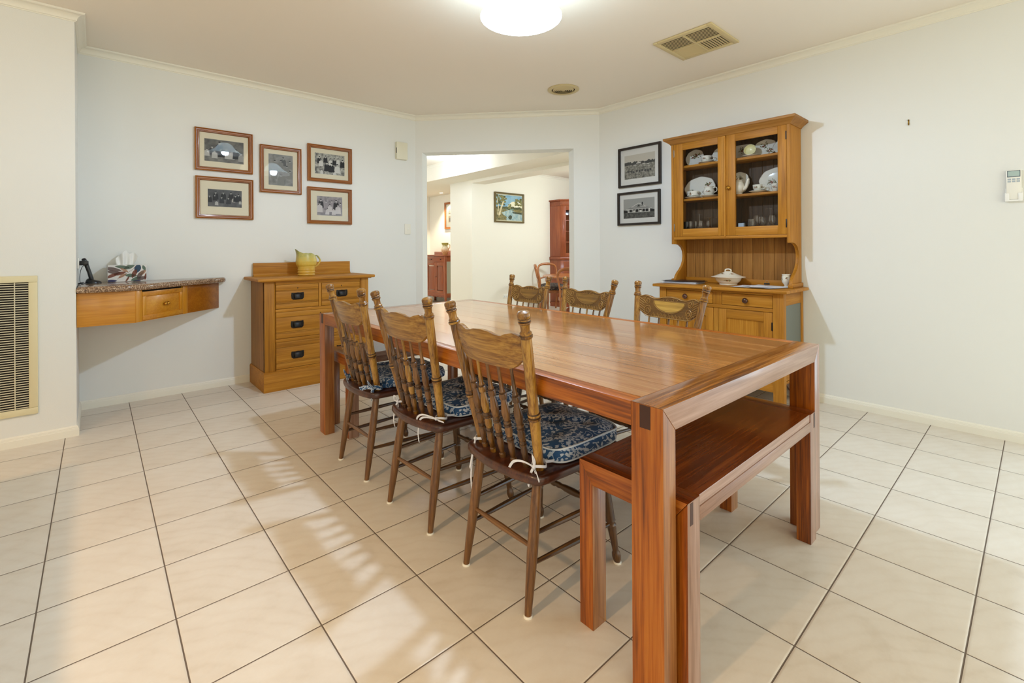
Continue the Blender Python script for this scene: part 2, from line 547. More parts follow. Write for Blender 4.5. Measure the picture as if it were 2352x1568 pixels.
def damask(name):
    t = NT(name)
    v = t.coord()
    # flower heads: petals from the angle round each cell's centre, in every other cell; leaves and tendrils between
    warp = t.node('TexNoise'); t.put(v, warp.inputs['Vector']); warp.inputs['Scale'].default_value = 18; warp.inputs['Detail'].default_value = 1
    wv_ = t.vmath('MULTIPLY', t.vmath('SUBTRACT', warp.outputs['Color'], (.5, .5, .5)), (.035, .035, .035))
    sv = t.node('SeparateXYZ'); t.put(v, sv.inputs[0])
    sh = t.node('CombineXYZ'); t.put(sv.outputs[2], sh.inputs[0]); t.put(sv.outputs[2], sh.inputs[1])
    p = t.vmath('ADD', t.vmath('ADD', v, sh.outputs[0]), wv_)
    vo = t.node('TexVoronoi', voronoi_dimensions='2D'); t.put(p, vo.inputs['Vector']); vo.inputs['Scale'].default_value = 9
    vo.inputs['Randomness'].default_value = .8
    d = t.vmath('SUBTRACT', t.mapping(p, (9, 9, 9)), t.mapping(vo.outputs['Position'], (9, 9, 9)))
    sp = t.node('SeparateXYZ'); t.put(d, sp.inputs[0])
    ang = t.math('ARCTAN2', sp.outputs[1], sp.outputs[0])
    dist = vo.outputs['Distance']
    pet = t.math('SINE', t.math('ADD', t.math('MULTIPLY', ang, 9.0), t.math('MULTIPLY', dist, 9.0)))
    rings = t.math('SINE', t.math('MULTIPLY', dist, 42.0))
    inside = t.math('LESS_THAN', dist, t.math('ADD', .36, t.math('MULTIPLY', pet, .07)))
    flower = t.math('MULTIPLY', inside, t.math('GREATER_THAN', t.math('ADD', t.math('MULTIPLY', pet, .7), t.math('MULTIPLY', rings, .6)), -.15))
    vl = t.node('TexVoronoi', voronoi_dimensions='2D'); t.put(t.mapping(p, (1, 1.9, 1), rot=(0, 0, .7)), vl.inputs['Vector']); vl.inputs['Scale'].default_value = 30
    leaf = t.math('LESS_THAN', vl.outputs['Distance'], .30)
    ten = t.math('LESS_THAN', t.math('ABSOLUTE', t.math('SUBTRACT', t.noise(v, 24, 1, .4, .6), .5)), .016)
    out = t.math('SUBTRACT', 1.0, t.math('LESS_THAN', dist, .43))
    sel = t.math('GREATER_THAN', t.noise(v, 15, 1, .4), .47)
    f = t.math('MAXIMUM', flower, t.math('MULTIPLY', out, t.math('MAXIMUM', t.math('MULTIPLY', leaf, sel), ten)))
    n2 = t.noise(v, 170, 2, .6)
    f = t.math('MULTIPLY', f, t.math('ADD', .35, t.math('MULTIPLY', n2, .8)))
    t.set(Base_Color=t.mix(f, lin('184878'), lin('CCD6E4')), Roughness=.75)
    t.b.inputs['Sheen Weight'].default_value = .1
    t.bump(n2, .15, .002)
    return t.m
M_DAMASK = damask('blue_damask')
M_BLUEPLAIN = plain('blue_cotton', '2C5274', .8)
M_PIPING = plain('pale_blue_piping', 'CDD7E3', .7)

def tufted_seat():
    t = NT('dark_tapestry')
    v = t.coord()
    f = t.noise(v, 55, 3, .7, 1.5)
    t.set(Base_Color=t.ramp(f, [(.45, lin('2A2222')), (.56, lin('6A5A4C')), (.64, lin('CFC4AE'))], 'CONSTANT'), Roughness=.85)
    return t.m
M_TAPESTRY = tufted_seat()

def jug_mat():
    t = NT('yellow_glaze')
    v = t.coord('Generated')
    sp = t.node('SeparateXYZ'); t.put(v, sp.inputs[0])
    n = t.noise(v, 9, 4, .6)
    h = t.math('ADD', sp.outputs[2], t.math('MULTIPLY', t.math('SUBTRACT', n, .5), .5))
    t.set(Base_Color=t.ramp(h, [(.2, lin('C79A34')), (.45, lin('D2B24A')), (.72, lin('BDAF5C')), (.95, lin('8C9152'))]), Roughness=.4)
    return t.m
M_JUG = jug_mat()
def vase_mat():
    t = NT('speckled_vase_glaze')
    v = t.coord('Generated')
    sp = t.node('SeparateXYZ'); t.put(v, sp.inputs[0])
    n = t.noise(v, 7, 3, .6)
    h = t.math('ADD', sp.outputs[2], t.math('MULTIPLY', t.math('SUBTRACT', n, .5), .5))
    t.set(Base_Color=t.ramp(h, [(.1, lin('C08A50')), (.4, lin('E2C49A')), (.62, lin('EFE4C8')), (.85, lin('A8A04E'))]), Roughness=.3)
    return t.m
M_VASE = vase_mat()

def photo_bg(name, a, b, scale=14):
    t = NT(name)
    v = t.coord()
    n = t.noise(v, scale, 5, .65)
    t.set(Base_Color=t.ramp(n, [(.32, lin(a)), (.68, lin(b))]), Roughness=.6)
    return t.m
# ------------------------------------------------------------------ room shell
H = 2.70
A = Vector((2.881, 2.56)); B = Vector((4.28, 1.03))         # ends of the angled wall
UD = (B - A).normalized(); LD = (B - A).length
ND = Vector((-UD.y, UD.x))                                   # away from the room
BX = .053; BY = 1.926                                        # chimney-breast like return beside the desk
def dw(s, d, z):
    p = A + UD * s + ND * d
    return Vector((p.x, p.y, z))

mb = MB(); mb.box(-3.6, 9.2, -6.2, 9.2, -.12, 0); struct(mb, 'floor', M_FLOOR, smooth=0)
mb = MB(); mb.box(-3.6, 9.2, -6.2, 9.2, H, H + .12); struct(mb, 'ceiling', M_CEIL, smooth=0)

mb = MB(); mb.box(BX, 2.95, 2.56, 2.66, 0, H); struct(mb, 'wall_left', M_WALL, 0)
mb = MB(); mb.box(-3.5, BX, BY, 2.66, 0, H); struct(mb, 'wall_return', M_WALL, 0)
WR = (-4.6, -2.55, .06, 2.1)
mb = MB(); mb.box(4.28, 4.38, WR[1], 1.08, 0, H); mb.box(4.28, 4.38, -5.6, WR[0], 0, H); mb.box(4.28, 4.38, WR[0], WR[1], WR[3], H); mb.box(4.28, 4.38, WR[0], WR[1], 0, WR[2])
struct(mb, 'wall_right', M_WALL, 0)
# unseen kitchen bench, a plain half-height block added for its floor shadow
mb = MB(); mb.box(-3.4, -.60, -3.0, .50, 0, .90, .006); struct(mb, 'kitchen_bench', M_WALL)
# angled wall with the opening (one mesh, jambs and soffit included)
S0, S1, SH, TH = .081, 1.793, 2.283, .185
mb = MB()
def vprism(pts, z0, z1):
    mb.prism([(p.x, p.y) for p in pts], 'z', z0, z1)
P2 = lambda s, d: A + UD * s + ND * d
vprism([P2(0, 0), P2(S0, 0), P2(S0, TH), P2(-.05, TH)], 0, H)
vprism([P2(S1, 0), P2(LD, 0), P2(LD + .05, TH), P2(S1 - .05, TH)], 0, H)
vprism([P2(S0, 0), P2(S1, 0), P2(S1 - .05, TH), P2(S0, TH)], SH, H)
struct(mb, 'wall_angled', M_WALL, 0)

# walls behind the camera, with the windows that light the room
def wall_open(name, axis, a, lo, hi, openings):
    """wall slab with rectangular openings; axis 'x': plane x=a, runs along y"""
    mb = MB()
    cuts = sorted(openings)
    def bx(u0, u1, z0, z1):
        if u1 - u0 < 1e-4: return
        if axis == 'x': mb.box(a - .1, a, u0, u1, z0, z1)
        else: mb.box(u0, u1, a - .1, a, z0, z1)
    u = lo
    for (u0, u1, z0, z1) in cuts:
        bx(u, u0, 0, H); bx(u0, u1, 0, z0); bx(u0, u1, z1, H)
        u = u1
    bx(u, hi, 0, H)
    return struct(mb, name, M_WALL, 0)
WB = [(-2.6, -.5, .25, 2.15), (.6, 3.4, .12, 2.15)]
WS = [(-4.2, -1.9, .9, 2.1)]
wall_open('wall_back', 'y', -5.5, -3.5, 4.38, WB)
wall_open('wall_side', 'x', -3.5, -5.6, 2.66, WS)
k = 0
for axis, a, lst in (('y', -5.55, WB), ('x', -3.55, WS), ('x', 4.33, [WR])):
    for (u0, u1, z0, z1) in lst:
        k += 1
        mb = MB()
        def fr(p0, p1, q0, q1):
            if axis == 'y': mb.box(p0, p1, a - .02, a + .02, q0, q1, .004)
            else: mb.box(a - .02, a + .02, p0, p1, q0, q1, .004)
        w = .05
        fr(u0, u1, z0, z0 + w); fr(u0, u1, z1 - w, z1); fr(u0, u0 + w, z0 + w, z1 - w); fr(u1 - w, u1, z0 + w, z1 - w)
        m = (u0 + u1) / 2
        fr(m - .03, m + .03, z0 + w, z1 - w)
        struct(mb, 'window_%d' % k, M_TRIM)

# the rooms beyond the opening
XB0, XB1, ZB = 4.70, 5.20, 2.425
mb = MB(); mb.box(2.85, 2.95, 2.66, 8.5, 0, H); struct(mb, 'wall_hall_side', M_HALL, 0)
mb = MB(); mb.box(2.85, 9.0, 8.5, 8.6, 0, H); struct(mb, 'wall_hall_end', M_HALL, 0)
mb = MB(); mb.box(XB0, XB1, -1.0, 8.5, ZB, H); struct(mb, 'trim_1', M_HALL, 0)            # dropped bulkhead along the hall
mb = MB()
mb.box(XB1, 5.5, 4.6, 5.285, 0, H)
mb.box(XB1, 5.5, -1.0, 4.6, 2.372, H)
mb.box(XB1, 5.5, 5.285, 8.5, ZB, H)
struct(mb, 'wall_hall_pier', M_HALL, 0)
mb = MB(); mb.box(5.5, 9.0, 4.6, 4.7, 0, H); struct(mb, 'wall_dining', M_HALL, 0)
mb = MB(); mb.box(6.09, 6.19, 4.7, 8.5, 0, H); struct(mb, 'wall_recess', M_HALL, 0)
mb = MB(); mb.box(5.5, 6.09, 7.46, 7.56, 0, ZB); struct(mb, 'wall_recess_end', M_HALL, 0)
mb = MB(); mb.box(5.5, 6.09, 4.7, 8.5, ZB, ZB + .08); struct(mb, 'ceiling_recess', M_HALL, 0)
mb = MB(); mb.box(8.35, 8.45, -1.0, 4.6, 0, H); struct(mb, 'wall_dining_end', M_HALL, 0)
mb = MB(); mb.box(4.38, 8.45, -1.1, -1.0, 0, H); struct(mb, 'wall_dining_side', M_HALL, 0)

# cornice and skirting, swept along the walls
def sweep(mb, prof, path):
    """prof (d, z): d = distance from the wall into the room, room on the right of the walking direction"""
    n = len(path); P = [Vector(p) for p in path]
    rings = []
    for i in range(n):
        d1 = (P[i] - P[i - 1]).normalized() if i else (P[1] - P[0]).normalized()
        d2 = (P[i + 1] - P[i]).normalized() if i < n - 1 else d1
        n1 = Vector((d1.y, -d1.x)); n2 = Vector((d2.y, -d2.x))
        m = n1 + n2; m = m / m.length_squared * 2
        rings.append([Vector((P[i].x + m.x * d, P[i].y + m.y * d, z)) for d, z in prof])
    mb.loft(rings)
CS = .60
cove = [(0, H - .092), (.008, H - .092), (.010, H - .084), (.020, H - .078)]
for k in range(7):
    a = k / 6 * pi / 2
    cove.append((.078 - .058 * cos(a), H - .078 + .058 * sin(a) ))
cove += [(.086, H - .012), (.088, H), (0, H)]
cove = [(d * CS, H - (H - z) * CS) for d, z in cove]
WALLPATH = [(-3.5, BY), (BX, BY), (BX, 2.56), (A.x, A.y), (B.x, B.y), (4.28, -5.5)]
mb = MB(); sweep(mb, [(d, z - .0005) for d, z in cove], WALLPATH); struct(mb, 'trim_2', M_TRIM, 25)
mb = MB(); sweep(mb, [(d * .8, H - (H - z) * .8 - .0005) for d, z in cove], [(XB0, 8.4), (XB0, -.9)]); struct(mb, 'trim_3', M_HALL, 25)
mb = MB(); sweep(mb, [(d * .9, H - (H - z) * .9 - .0005) for d, z in cove], [(5.6, 4.6), (8.3, 4.6)]); struct(mb, 'trim_4', M_HALL, 25)
skirt = [(0, 0), (.012, 0), (.012, .042), (.0105, .045), (.0105, .049), (.0085, .052), (.0085, .056), (.005, .063), (0, .066)]
pl, pr = P2(S0, 0), P2(S1, 0)
mb = MB(); sweep(mb, skirt, WALLPATH[:4] + [(pl.x, pl.y)]); struct(mb, 'baseboard_left', M_TRIM, 20)
mb = MB(); sweep(mb, skirt, [(pr.x, pr.y), (B.x, B.y), (4.28, WR[1])]); struct(mb, 'baseboard_right', M_TRIM, 20)
mb = MB(); sweep(mb, skirt, [(5.5, 4.6), (7.2, 4.6)]); struct(mb, 'baseboard_dining', M_HALL, 20)
# ------------------------------------------------------------------ dining table
def frame_leg_beam(nm_leg, nm_beam, root, wx, depth, z, lw, bh, y0, matleg, matbeam, plane='y'):
    pass
TW, TL, TZ = 1.208, 2.487, .7695
LX, LY, AH = .06, .095, .0655
table = thing('dining_table', 'long reddish hardwood dining table with mitred square legs and planked top', 'table', (1.829, -.306, 0), radians(-.55))
w, l = TW / 2, TL / 2
# planked top, between two side rails and two end frames
mb = MB()
x = -w + .05; i = 0
edges = [x]
for pw in (.135, .118, .14, .122, .13, .126, .134, .120):
    edges.append(edges[-1] + pw)
sc = (TW - .10) / (edges[-1] - edges[0])
edges = [edges[0] + (e - edges[0]) * sc for e in edges]
for a, b in zip(edges, edges[1:]):
    mb.use(W('tabletop', 'y')).box(a + .0008, b - .0008, -l + LY + .0006, l - LY - .0006, TZ - .024, TZ - .0002)
for a in edges[1:-1]:
    mb.use(M_DARK).box(a - .0008, a + .0008, -l + LY + .0006, l - LY - .0006, TZ - .02, TZ - .0007)
mb.build('tabletop', None, table, smooth=0)
for sx in (-1, 1):
    mb = MB(); mb.box(min(sx * w, sx * (w - .049)), max(sx * w, sx * (w - .049)), -l + LY, l - LY, TZ - AH, TZ, .002)
    mb.build('side_rail', W('jarrah', 'y'), table)
for sy in (-1, 1):
    ya, yb = sorted((sy * l, sy * (l - LY)))
    mb = MB()
    mb.prism([(-w, TZ), (w, TZ), (w - LX, TZ - AH), (-w + LX, TZ - AH)], 'y', ya, yb, .0015)
    mb.by_normal([((0, -1, 0), W('sheenwood', 'x')), ((0, 1, 0), W('sheenwood', 'x')), (None, W('endboard', 'x'))])  # end faces carry the painted window sheen
    mb.build('end_rail', None, table)
    for sx in (-1, 1):
        mb = MB()
        mb.prism([(sx * w, 0), (sx * w, TZ - .0008), (sx * (w - LX), TZ - AH - .0008), (sx * (w - LX), 0)], 'y', ya, yb, .002)
        mb.by_normal([((0, -1, 0), W('legface', 'z') if sx < 0 else W('sheenwood', 'z')), (None, W('jarrah', 'z'))])  # leg faces towards the back windows paler, sheen put into their colour
        lg = mb.build('leg', None, table)
        # end grain of the side rail's tenon, showing on the outer face
        mb = MB()
        yc = sy * (l - .052)
        xa = sorted((sx * (w - .004), sx * (w + .0006)))
        mb.box(xa[0], xa[1], yc - .016, yc + .016, TZ - .062, TZ - .002)
        mb.build('tenon', plain('dark_end_grain', '42210F', .4), lg)

# ------------------------------------------------------------------ benches pushed under both ends
def bench(label, x0, x1, y0, y1, h):
    cx, cy = (x0 + x1) / 2, (y0 + y1) / 2
    root = thing('dining_bench', label, 'bench', (cx, cy, 0), 0, 'wooden benches under the table')
    a, b = (x1 - x0) / 2, (y1 - y0) / 2
    lx, ly, bh = .066, .052, .068
    mb = MB()
    n = 1
    for i in range(n):
        u0 = -b + .002 + (2 * b - .004) * i / n; u1 = -b + .002 + (2 * b - .004) * (i + 1) / n
        mb.box(-a + lx + .0006, a - lx - .0006, u0 + .0005, u1 - .0005, h - .03, h - .0003, .001, 1)
    mb.by_normal([((0, -1, 0), W('sheenwood', 'x')), (None, W('bench', 'x'))])  # seat edge facing the back windows gets the painted sheen
    mb.build('seat', None, root)
    for sy in (-1, 1):
        ya, yb = sorted((sy * b, sy * (b - .03)))
        mb = MB(); mb.box(-a + lx, a - lx, ya, yb, h - bh, h - .0004 if 0 else h - .0306, .0015)
        mb.build('side_rail', W('sheenwood', 'x') if sy < 0 else W('benchleg', 'x'), root)
    for sx in (-1, 1):
        xa, xb = sorted((sx * a, sx * (a - lx)))
        mb = MB()
        mb.prism([(-b, h), (b, h), (b - ly, h - bh), (-b + ly, h - bh)], 'x', xa, xb, .0015)
        mb.by_normal([((0, 0, 1), W('bench', 'y')), (None, W('benchleg', 'y'))])
        mb.build('end_rail', None, root)
        for sy in (-1, 1):
            mb = MB()
            mb.prism([(sy * b, 0), (sy * b, h - .0008), (sy * (b - ly), h - bh - .0008), (sy * (b - ly), 0)], 'x', xa, xb, .002)
            mb.by_normal([((0, -1, 0), W('sheenwood', 'z') if sy < 0 else W('legface', 'z')), (None, W('benchleg', 'z'))])
            lg = mb.build('leg', None, root)
            mb = MB()
            yy = sorted((sy * (b - .004), sy * (b + .0006)))
            mb.box(sx * (a - .02) - .008, sx * (a - .02) + .008, yy[0], yy[1], h - .062, h - .004)
            mb.build('tenon', plain('dark_end_grain', '42210F', .4), lg)
    return root
bn = bench('bench', 1.288, 2.324, -1.568, -1.206, .515)
bn['label'] = 'reddish wooden bench tucked under the near table end, its dark seat in full view'
bf = bench('reddish wooden bench tucked under the table end beside the chest of drawers', 1.322, 2.36, .685, 1.045, .515)

# ------------------------------------------------------------------ pressed-back chairs
def chair(label, cx, cy, rot, wt, tone='chair', inlay='inlaydk', carve_hi='8A6630', seed=0):
    root = thing('dining_chair', label, 'chair', (cx, cy, 0), rot, 'pressed-back dining chairs')
    ZS, ZT = .445, .985
    XB_, XT = -.150, -.267
    yb, yt = .152, wt / 2
    def bx(z): return lerp(XB_, XT, (z - ZS) / (ZT - ZS))
    def by(z): return lerp(yb, yt, (z - ZS) / (ZT - ZS))
    # seat
    out = []
    for k in range(13):
        u = -1 + 2 * k / 12
        out.append((-.200 - .030 * (1 - u * u), u * .182))
    out += [(-.185, .197), (-.15, .203), (.0, .212), (.14, .216), (.178, .208), (.196, .185)]
    for k in range(1, 8):
        u = 1 - 2 * k / 8
        out.append((.196 + .010 * (1 - u * u), .185 * u))
    out += [(.196, -.185), (.178, -.208), (.14, -.216), (0, -.212), (-.15, -.203), (-.185, -.197)]
    mb = MB(); mb.slab(list(reversed(out)), .412, ZS, .010)
    mb.build('seat', W('chairseat', 'x'), root)
    # back posts with turned finials
    prof = [(0, .0155), (.18, .0165), (.33, .0185), (.335, .0215), (.347, .0215), (.35, .018), (.357, .018), (.36, .0215), (.372, .0215), (.378, .0175),
            (.55, .0178), (.8, .0178), (.838, .0172), (.842, .021), (.856, .0225), (.862, .0185), (.872, .0195), (.882, .0145), (.915, .0155), (.925, .0185),
            (.930, .0205), (.937, .0205), (.940, .0175), (.945, .0175), (.948, .0205), (.955, .0205), (.958, .019), (.968, .0215), (.982, .0215), (.992, .018), (.998, .0095), (1.0, .002)]
    for s in (-1, 1):
        mb = MB(); mb.mats = [W(tone, 'z'), W('chairdk', 'z')]; mb.lathe(prof, (bx(ZS), s * yb, ZS - .002), (XT, s * yt, ZT), 18, True, ((.33, .336), (.346, .361), (.371, .379), (.837, .843), (.856, .864), (.924, .931), (.937, .949), (.955, .959)))
        mb.build('back_post', None, root)
    # crest rail: front surface point at u (-1..1) across and height z
    TOP = [(-1, .896), (-.93, .902), (-.80, .9085), (-.66, .9035), (-.52, .8935), (-.38, .8955), (-.2, .9035), (0, .9065)]
    BOT = [(-1, .824), (-.94, .818), (-.84, .802), (-.74, .790), (-.66, .7865), (-.3, .7855), (0, .785)]
    def tab(t, u):
        u = -abs(u)
        for (a, za), (b, zb) in zip(t, t[1:]):
            if a <= u <= b:
                f = (u - a) / (b - a); f = f * f * (3 - 2 * f) * .5 + f * .5
                return lerp(za, zb, f)
        return t[-1][1]
    def S(u, z, off=0.0):
        hw = by(z) - .013
        x = bx(z) - .026 * (1 - u * u) + .008
        return Vector((x + off, u * hw, z))
    mb = MB()
    NU, NV = 40, 6
    TH_ = .017
    ring_rows = []
    for i in range(NU + 1):
        u = -1 + 2 * i / NU
        zt, zb = tab(TOP, u), tab(BOT, u)
        row = [S(u, lerp(zb, zt, j / NV)) for j in range(NV + 1)]
        row[0] += Vector((-.002, 0, .0)); row[-1] += Vector((-.003, 0, 0))
        back = [S(u, lerp(zb, zt, j / NV), -TH_) for j in range(NV, -1, -1)]
        back[0] += Vector((.003, 0, 0)); back[-1] += Vector((.002, 0, 0))
        ring_rows.append(row + back)
    mb.loft(ring_rows)
    mb.build('crest_rail', W(tone, 'y'), root, smooth=50)
    # carved ground and relief on the face of the crest
    hi = wood('carving_relief', '6E5220', carve_hi, 'A88444', 'y', .4, .2, 1.2, .4, .1)
    mb = MB()
    V = []
    for i in range(NU - 1):
        u = -1 + 2 * (i + 1) / NU
        zt, zb = tab(TOP, u) - .003, tab(BOT, u) + .003
        V.append([mb.bm.verts.new(S(u, lerp(zb, zt, j / NV), .0007)) for j in range(NV + 1)])
    for a, b in zip(V, V[1:]):
        for j in range(NV): mb.face([a[j], b[j], b[j + 1], a[j + 1]])
    crv = mb.build('carved_panel', W('carved', 'y'), root, smooth=50)
    mb = MB()
    def run(pts, r=.0016, off=.0012):
        q = [S(u, z, off) for u, z in pts]
        mb.tube(q, r, 6)
    n = 36
    run([(-.97 + 1.94 * k / n, tab(TOP, -.97 + 1.94 * k / n) - .0035) for k in range(n + 1)], .0024)
    run([(-.8 + 1.6 * k / n, tab(BOT, -.8 + 1.6 * k / n) + .0035) for k in range(n + 1)], .0028)
    # half oval border
    EW, EZ0, EH = .50, .8775, .058
    def oval(f): return [(f * EW * cos(pi * k / 22), EZ0 - f * EH * sin(pi * k / 22)) for k in range(23)]
    run(oval(1.04), .0018)
    run([(-EW * 1.04, EZ0 + .002), (EW * 1.04, EZ0 + .002)][0:1] + [(-EW + 2 * EW * k / 12, EZ0 + .0025) for k in range(13)] + [(EW * 1.04, EZ0 + .002)], .0016)
    # little scrolls above the oval
    def spiral(cu, cz, ru, turns, start, sgn, shrink=.2, m=20):
        rz = ru * yt
        return [(cu + sgn * ru * lerp(1, shrink, k / m) * cos(start + turns * 2 * pi * k / m), cz + rz * lerp(1, shrink, k / m) * sin(start + turns * 2 * pi * k / m)) for k in range(m + 1)]
    for s in (-1, 1):
        run(spiral(s * .09, .889, .045, .9, pi, s), .0012)
        run(spiral(s * .22, .886, .04, .8, 0, s), .0011)
        run(spiral(s * .70, .8765, .105, 1.35, pi * .6, -s), .0022)
        run(spiral(s * .70, .820, .115, 1.5, pi * .5, -s), .0024)
        run([(s * .60, .815), (s * .59, .835), (s * .64, .848), (s * .72, .846), (s * .80, .835)], .002)
        for k in range(6):
            z = .893 - .013 * k
            run([(s * .80, z - .020), (s * .88, z - .010), (s * .955, z - .002)], .0017)
        for k in range(5):
            a = 2 * pi * k / 5
            mb.ball(S(s * (.70 + .045 * cos(a)), .8765 + .008 * sin(a), .0016), .0022, 6, 4)
        for k in range(3):
            mb.ball(S(s * (.84 + .03 * k), .815 + .004 * (k % 2), .0014), .0022, 6, 4)
    for k in range(9):
        c = -.50 + k * .125
        run([(c - .055, .7915), (c - .045, .801), (c, .8115 - .0015 * abs(c)), (c + .045, .801), (c + .055, .7915)], .0014)
        run([(c, .7925), (c, .803)], .0012)
    mb.build('relief', hi, crv, smooth=60)
    mb = MB()
    V = []
    for j in range(9):
        f = j / 8
        V.append([mb.bm.verts.new(S(EW * .99 * cos(pi * k / 22), EZ0 - f * EH * .96 * sin(pi * k / 22), .0016)) for k in range(23)])
    for a, b in zip(V, V[1:]):
        for k in range(22): mb.face([a[k], a[k + 1], b[k + 1], b[k]])
    mb.build('oval_inlay', W(inlay, 'y'), crv, smooth=50)
    # spindles
    SPK = 1.22
    sp = [(0, .0085), (.02, .0095), (.045, .0095), (.055, .0065), (.10, .0085), (.17, .0105), (.215, .0085), (.22, .0105), (.235, .0105), (.24, .0085), (.25, .0085), (.255, .0105), (.27, .0105), (.275, .0085),
          (.33, .0115), (.375, .0095), (.38, .0112), (.395, .0112), (.40, .009), (.41, .009), (.415, .0112), (.43, .0112), (.44, .0085), (.46, .0105), (.53, .0125), (.60, .0098), (.655, .0075), (.66, .0105), (.69, .0115), (.715, .0105), (.72, .0078), (.735, .0088), (.75, .0065), (.9, .0048), (1, .0042)]
    for k in range(5):
        u = -1 + 2 * (k + .5) / 5 if 0 else (-.66 + .33 * k)
        top = S(u, tab(BOT, u) + .004, -.009)
        b0 = Vector((-.158 - .022 * (1 - u * u), u * .168, ZS - .001))
        mb = MB(); mb.mats = [W('chairdk' if (k + seed) % 5 in (0,) else 'chairred' if (k + seed) % 3 else tone, 'z'), W('chairdk', 'z')]
        mb.lathe([(t, r * SPK) for t, r in sp], b0, top, 12, True, ((.04, .06), (.21, .28), (.37, .445), (.65, .665), (.712, .74)))
        mb.build('spindle', None, root)
    # legs
    RL = [((-.158, s * .150, .416), (-.221, s * .167, .006)) for s in (-1, 1)]
    FL = [((.150, s * .165, .416), (.206, s * .203, .006)) for s in (-1, 1)]
    pr_ = [(0, .0155), (.3, .0185), (.55, .0185), (.8, .0150), (1, .0115)]
    pf_ = [(0, .015), (.07, .0175), (.09, .0205), (.10, .016), (.115, .016), (.125, .0205), (.14, .0185), (.2, .0185), (.6, .0175), (.62, .019), (.635, .0155), (.645, .0155), (.66, .0185), (.675, .0155), (.69, .0165), (.86, .012), (.9, .0115), (.915, .015), (.95, .0165), (.985, .014), (1, .0115)]
    for L, pf in ((RL, pr_), (FL, pf_)):
        for a, b in L:
            mb = MB(); mb.lathe(pf, a, b, 16)
            lg = mb.build('leg', W('chairred' if pf is pr_ else 'chairdk', 'z'), root)
            mb = MB(); mb.lathe([(0, .0125), (.3, .0145), (1, .0145)], (b[0], b[1], .0062), (b[0], b[1], 0), 14)
            mb.build('glide', M_WHITEPL, lg)
    at = lambda L, z: Vector(L[0]).lerp(Vector(L[1]), (L[0][2] - z) / (L[0][2] - L[1][2]))
    st = [(0, .007), (.5, .0105), (1, .007)]
    for s in (0, 1):
        for zr, zf in ((.155, .150), (.245, .240)):
            mb = MB(); mb.lathe(st, at(RL[s], zr), at(FL[s], zf), 10); mb.build('stretcher', W('chairdk', 'x'), root)
    mb = MB(); mb.lathe(st, at(RL[0], .205), at(RL[1], .205), 10); mb.build('stretcher', W('chairred', 'y'), root)
    ft = [(0, .007), (.1, .010), (.2, .010), (.22, .013), (.26, .0135), (.28, .010), (.32, .0125), (.36, .010), (.42, .0135), (.5, .0145), (.58, .0135), (.64, .010), (.68, .0125), (.72, .010), (.74, .0135), (.78, .013), (.8, .010), (.9, .010), (1, .007)]
    for z in (.20, .31):
        mb = MB(); mb.lathe(ft, at(FL[0], z), at(FL[1], z), 12); mb.build('stretcher', W('chairdk', 'y'), root)
    return root

CH = [('wooden chair with the longest trailing white ribbon, closest to the bench shown in full', 1.400, -.915, 0, .405, 'chair', 'inlaydk', 'A07A40', 0),
      ('middle of the three blue cushioned wooden chairs, short white ribbon bows at its posts', 1.396, -.318, radians(2), .440, 'chair', 'inlaydk', 'A07A40', 1),
      ('dark worn wooden chair beside the chest of drawers, cushion tied with patterned blue bows', 1.398, .275, 0, .420, 'chair', 'inlaydk', 'A07A40', 2),
      ('carved pressed-back chair with a bright golden half oval, standing before the dresser', 2.268, -.778, pi + radians(-7), .455, 'chair', 'inlay', 'C09A58', 3),
      ('carved pressed-back chair, middle one of the three facing the blue cushioned chairs', 2.292, -.180, pi + radians(-8), .470, 'chair', 'inlaydk', '8A6630', 4),
      ('smallest looking carved pressed-back chair, seen against the doorway beyond the table', 2.272, .309, pi + radians(2), .380, 'chair', 'inlaydk', '8A6630', 5)]
CHAIRS = [chair(*c) for c in CH]

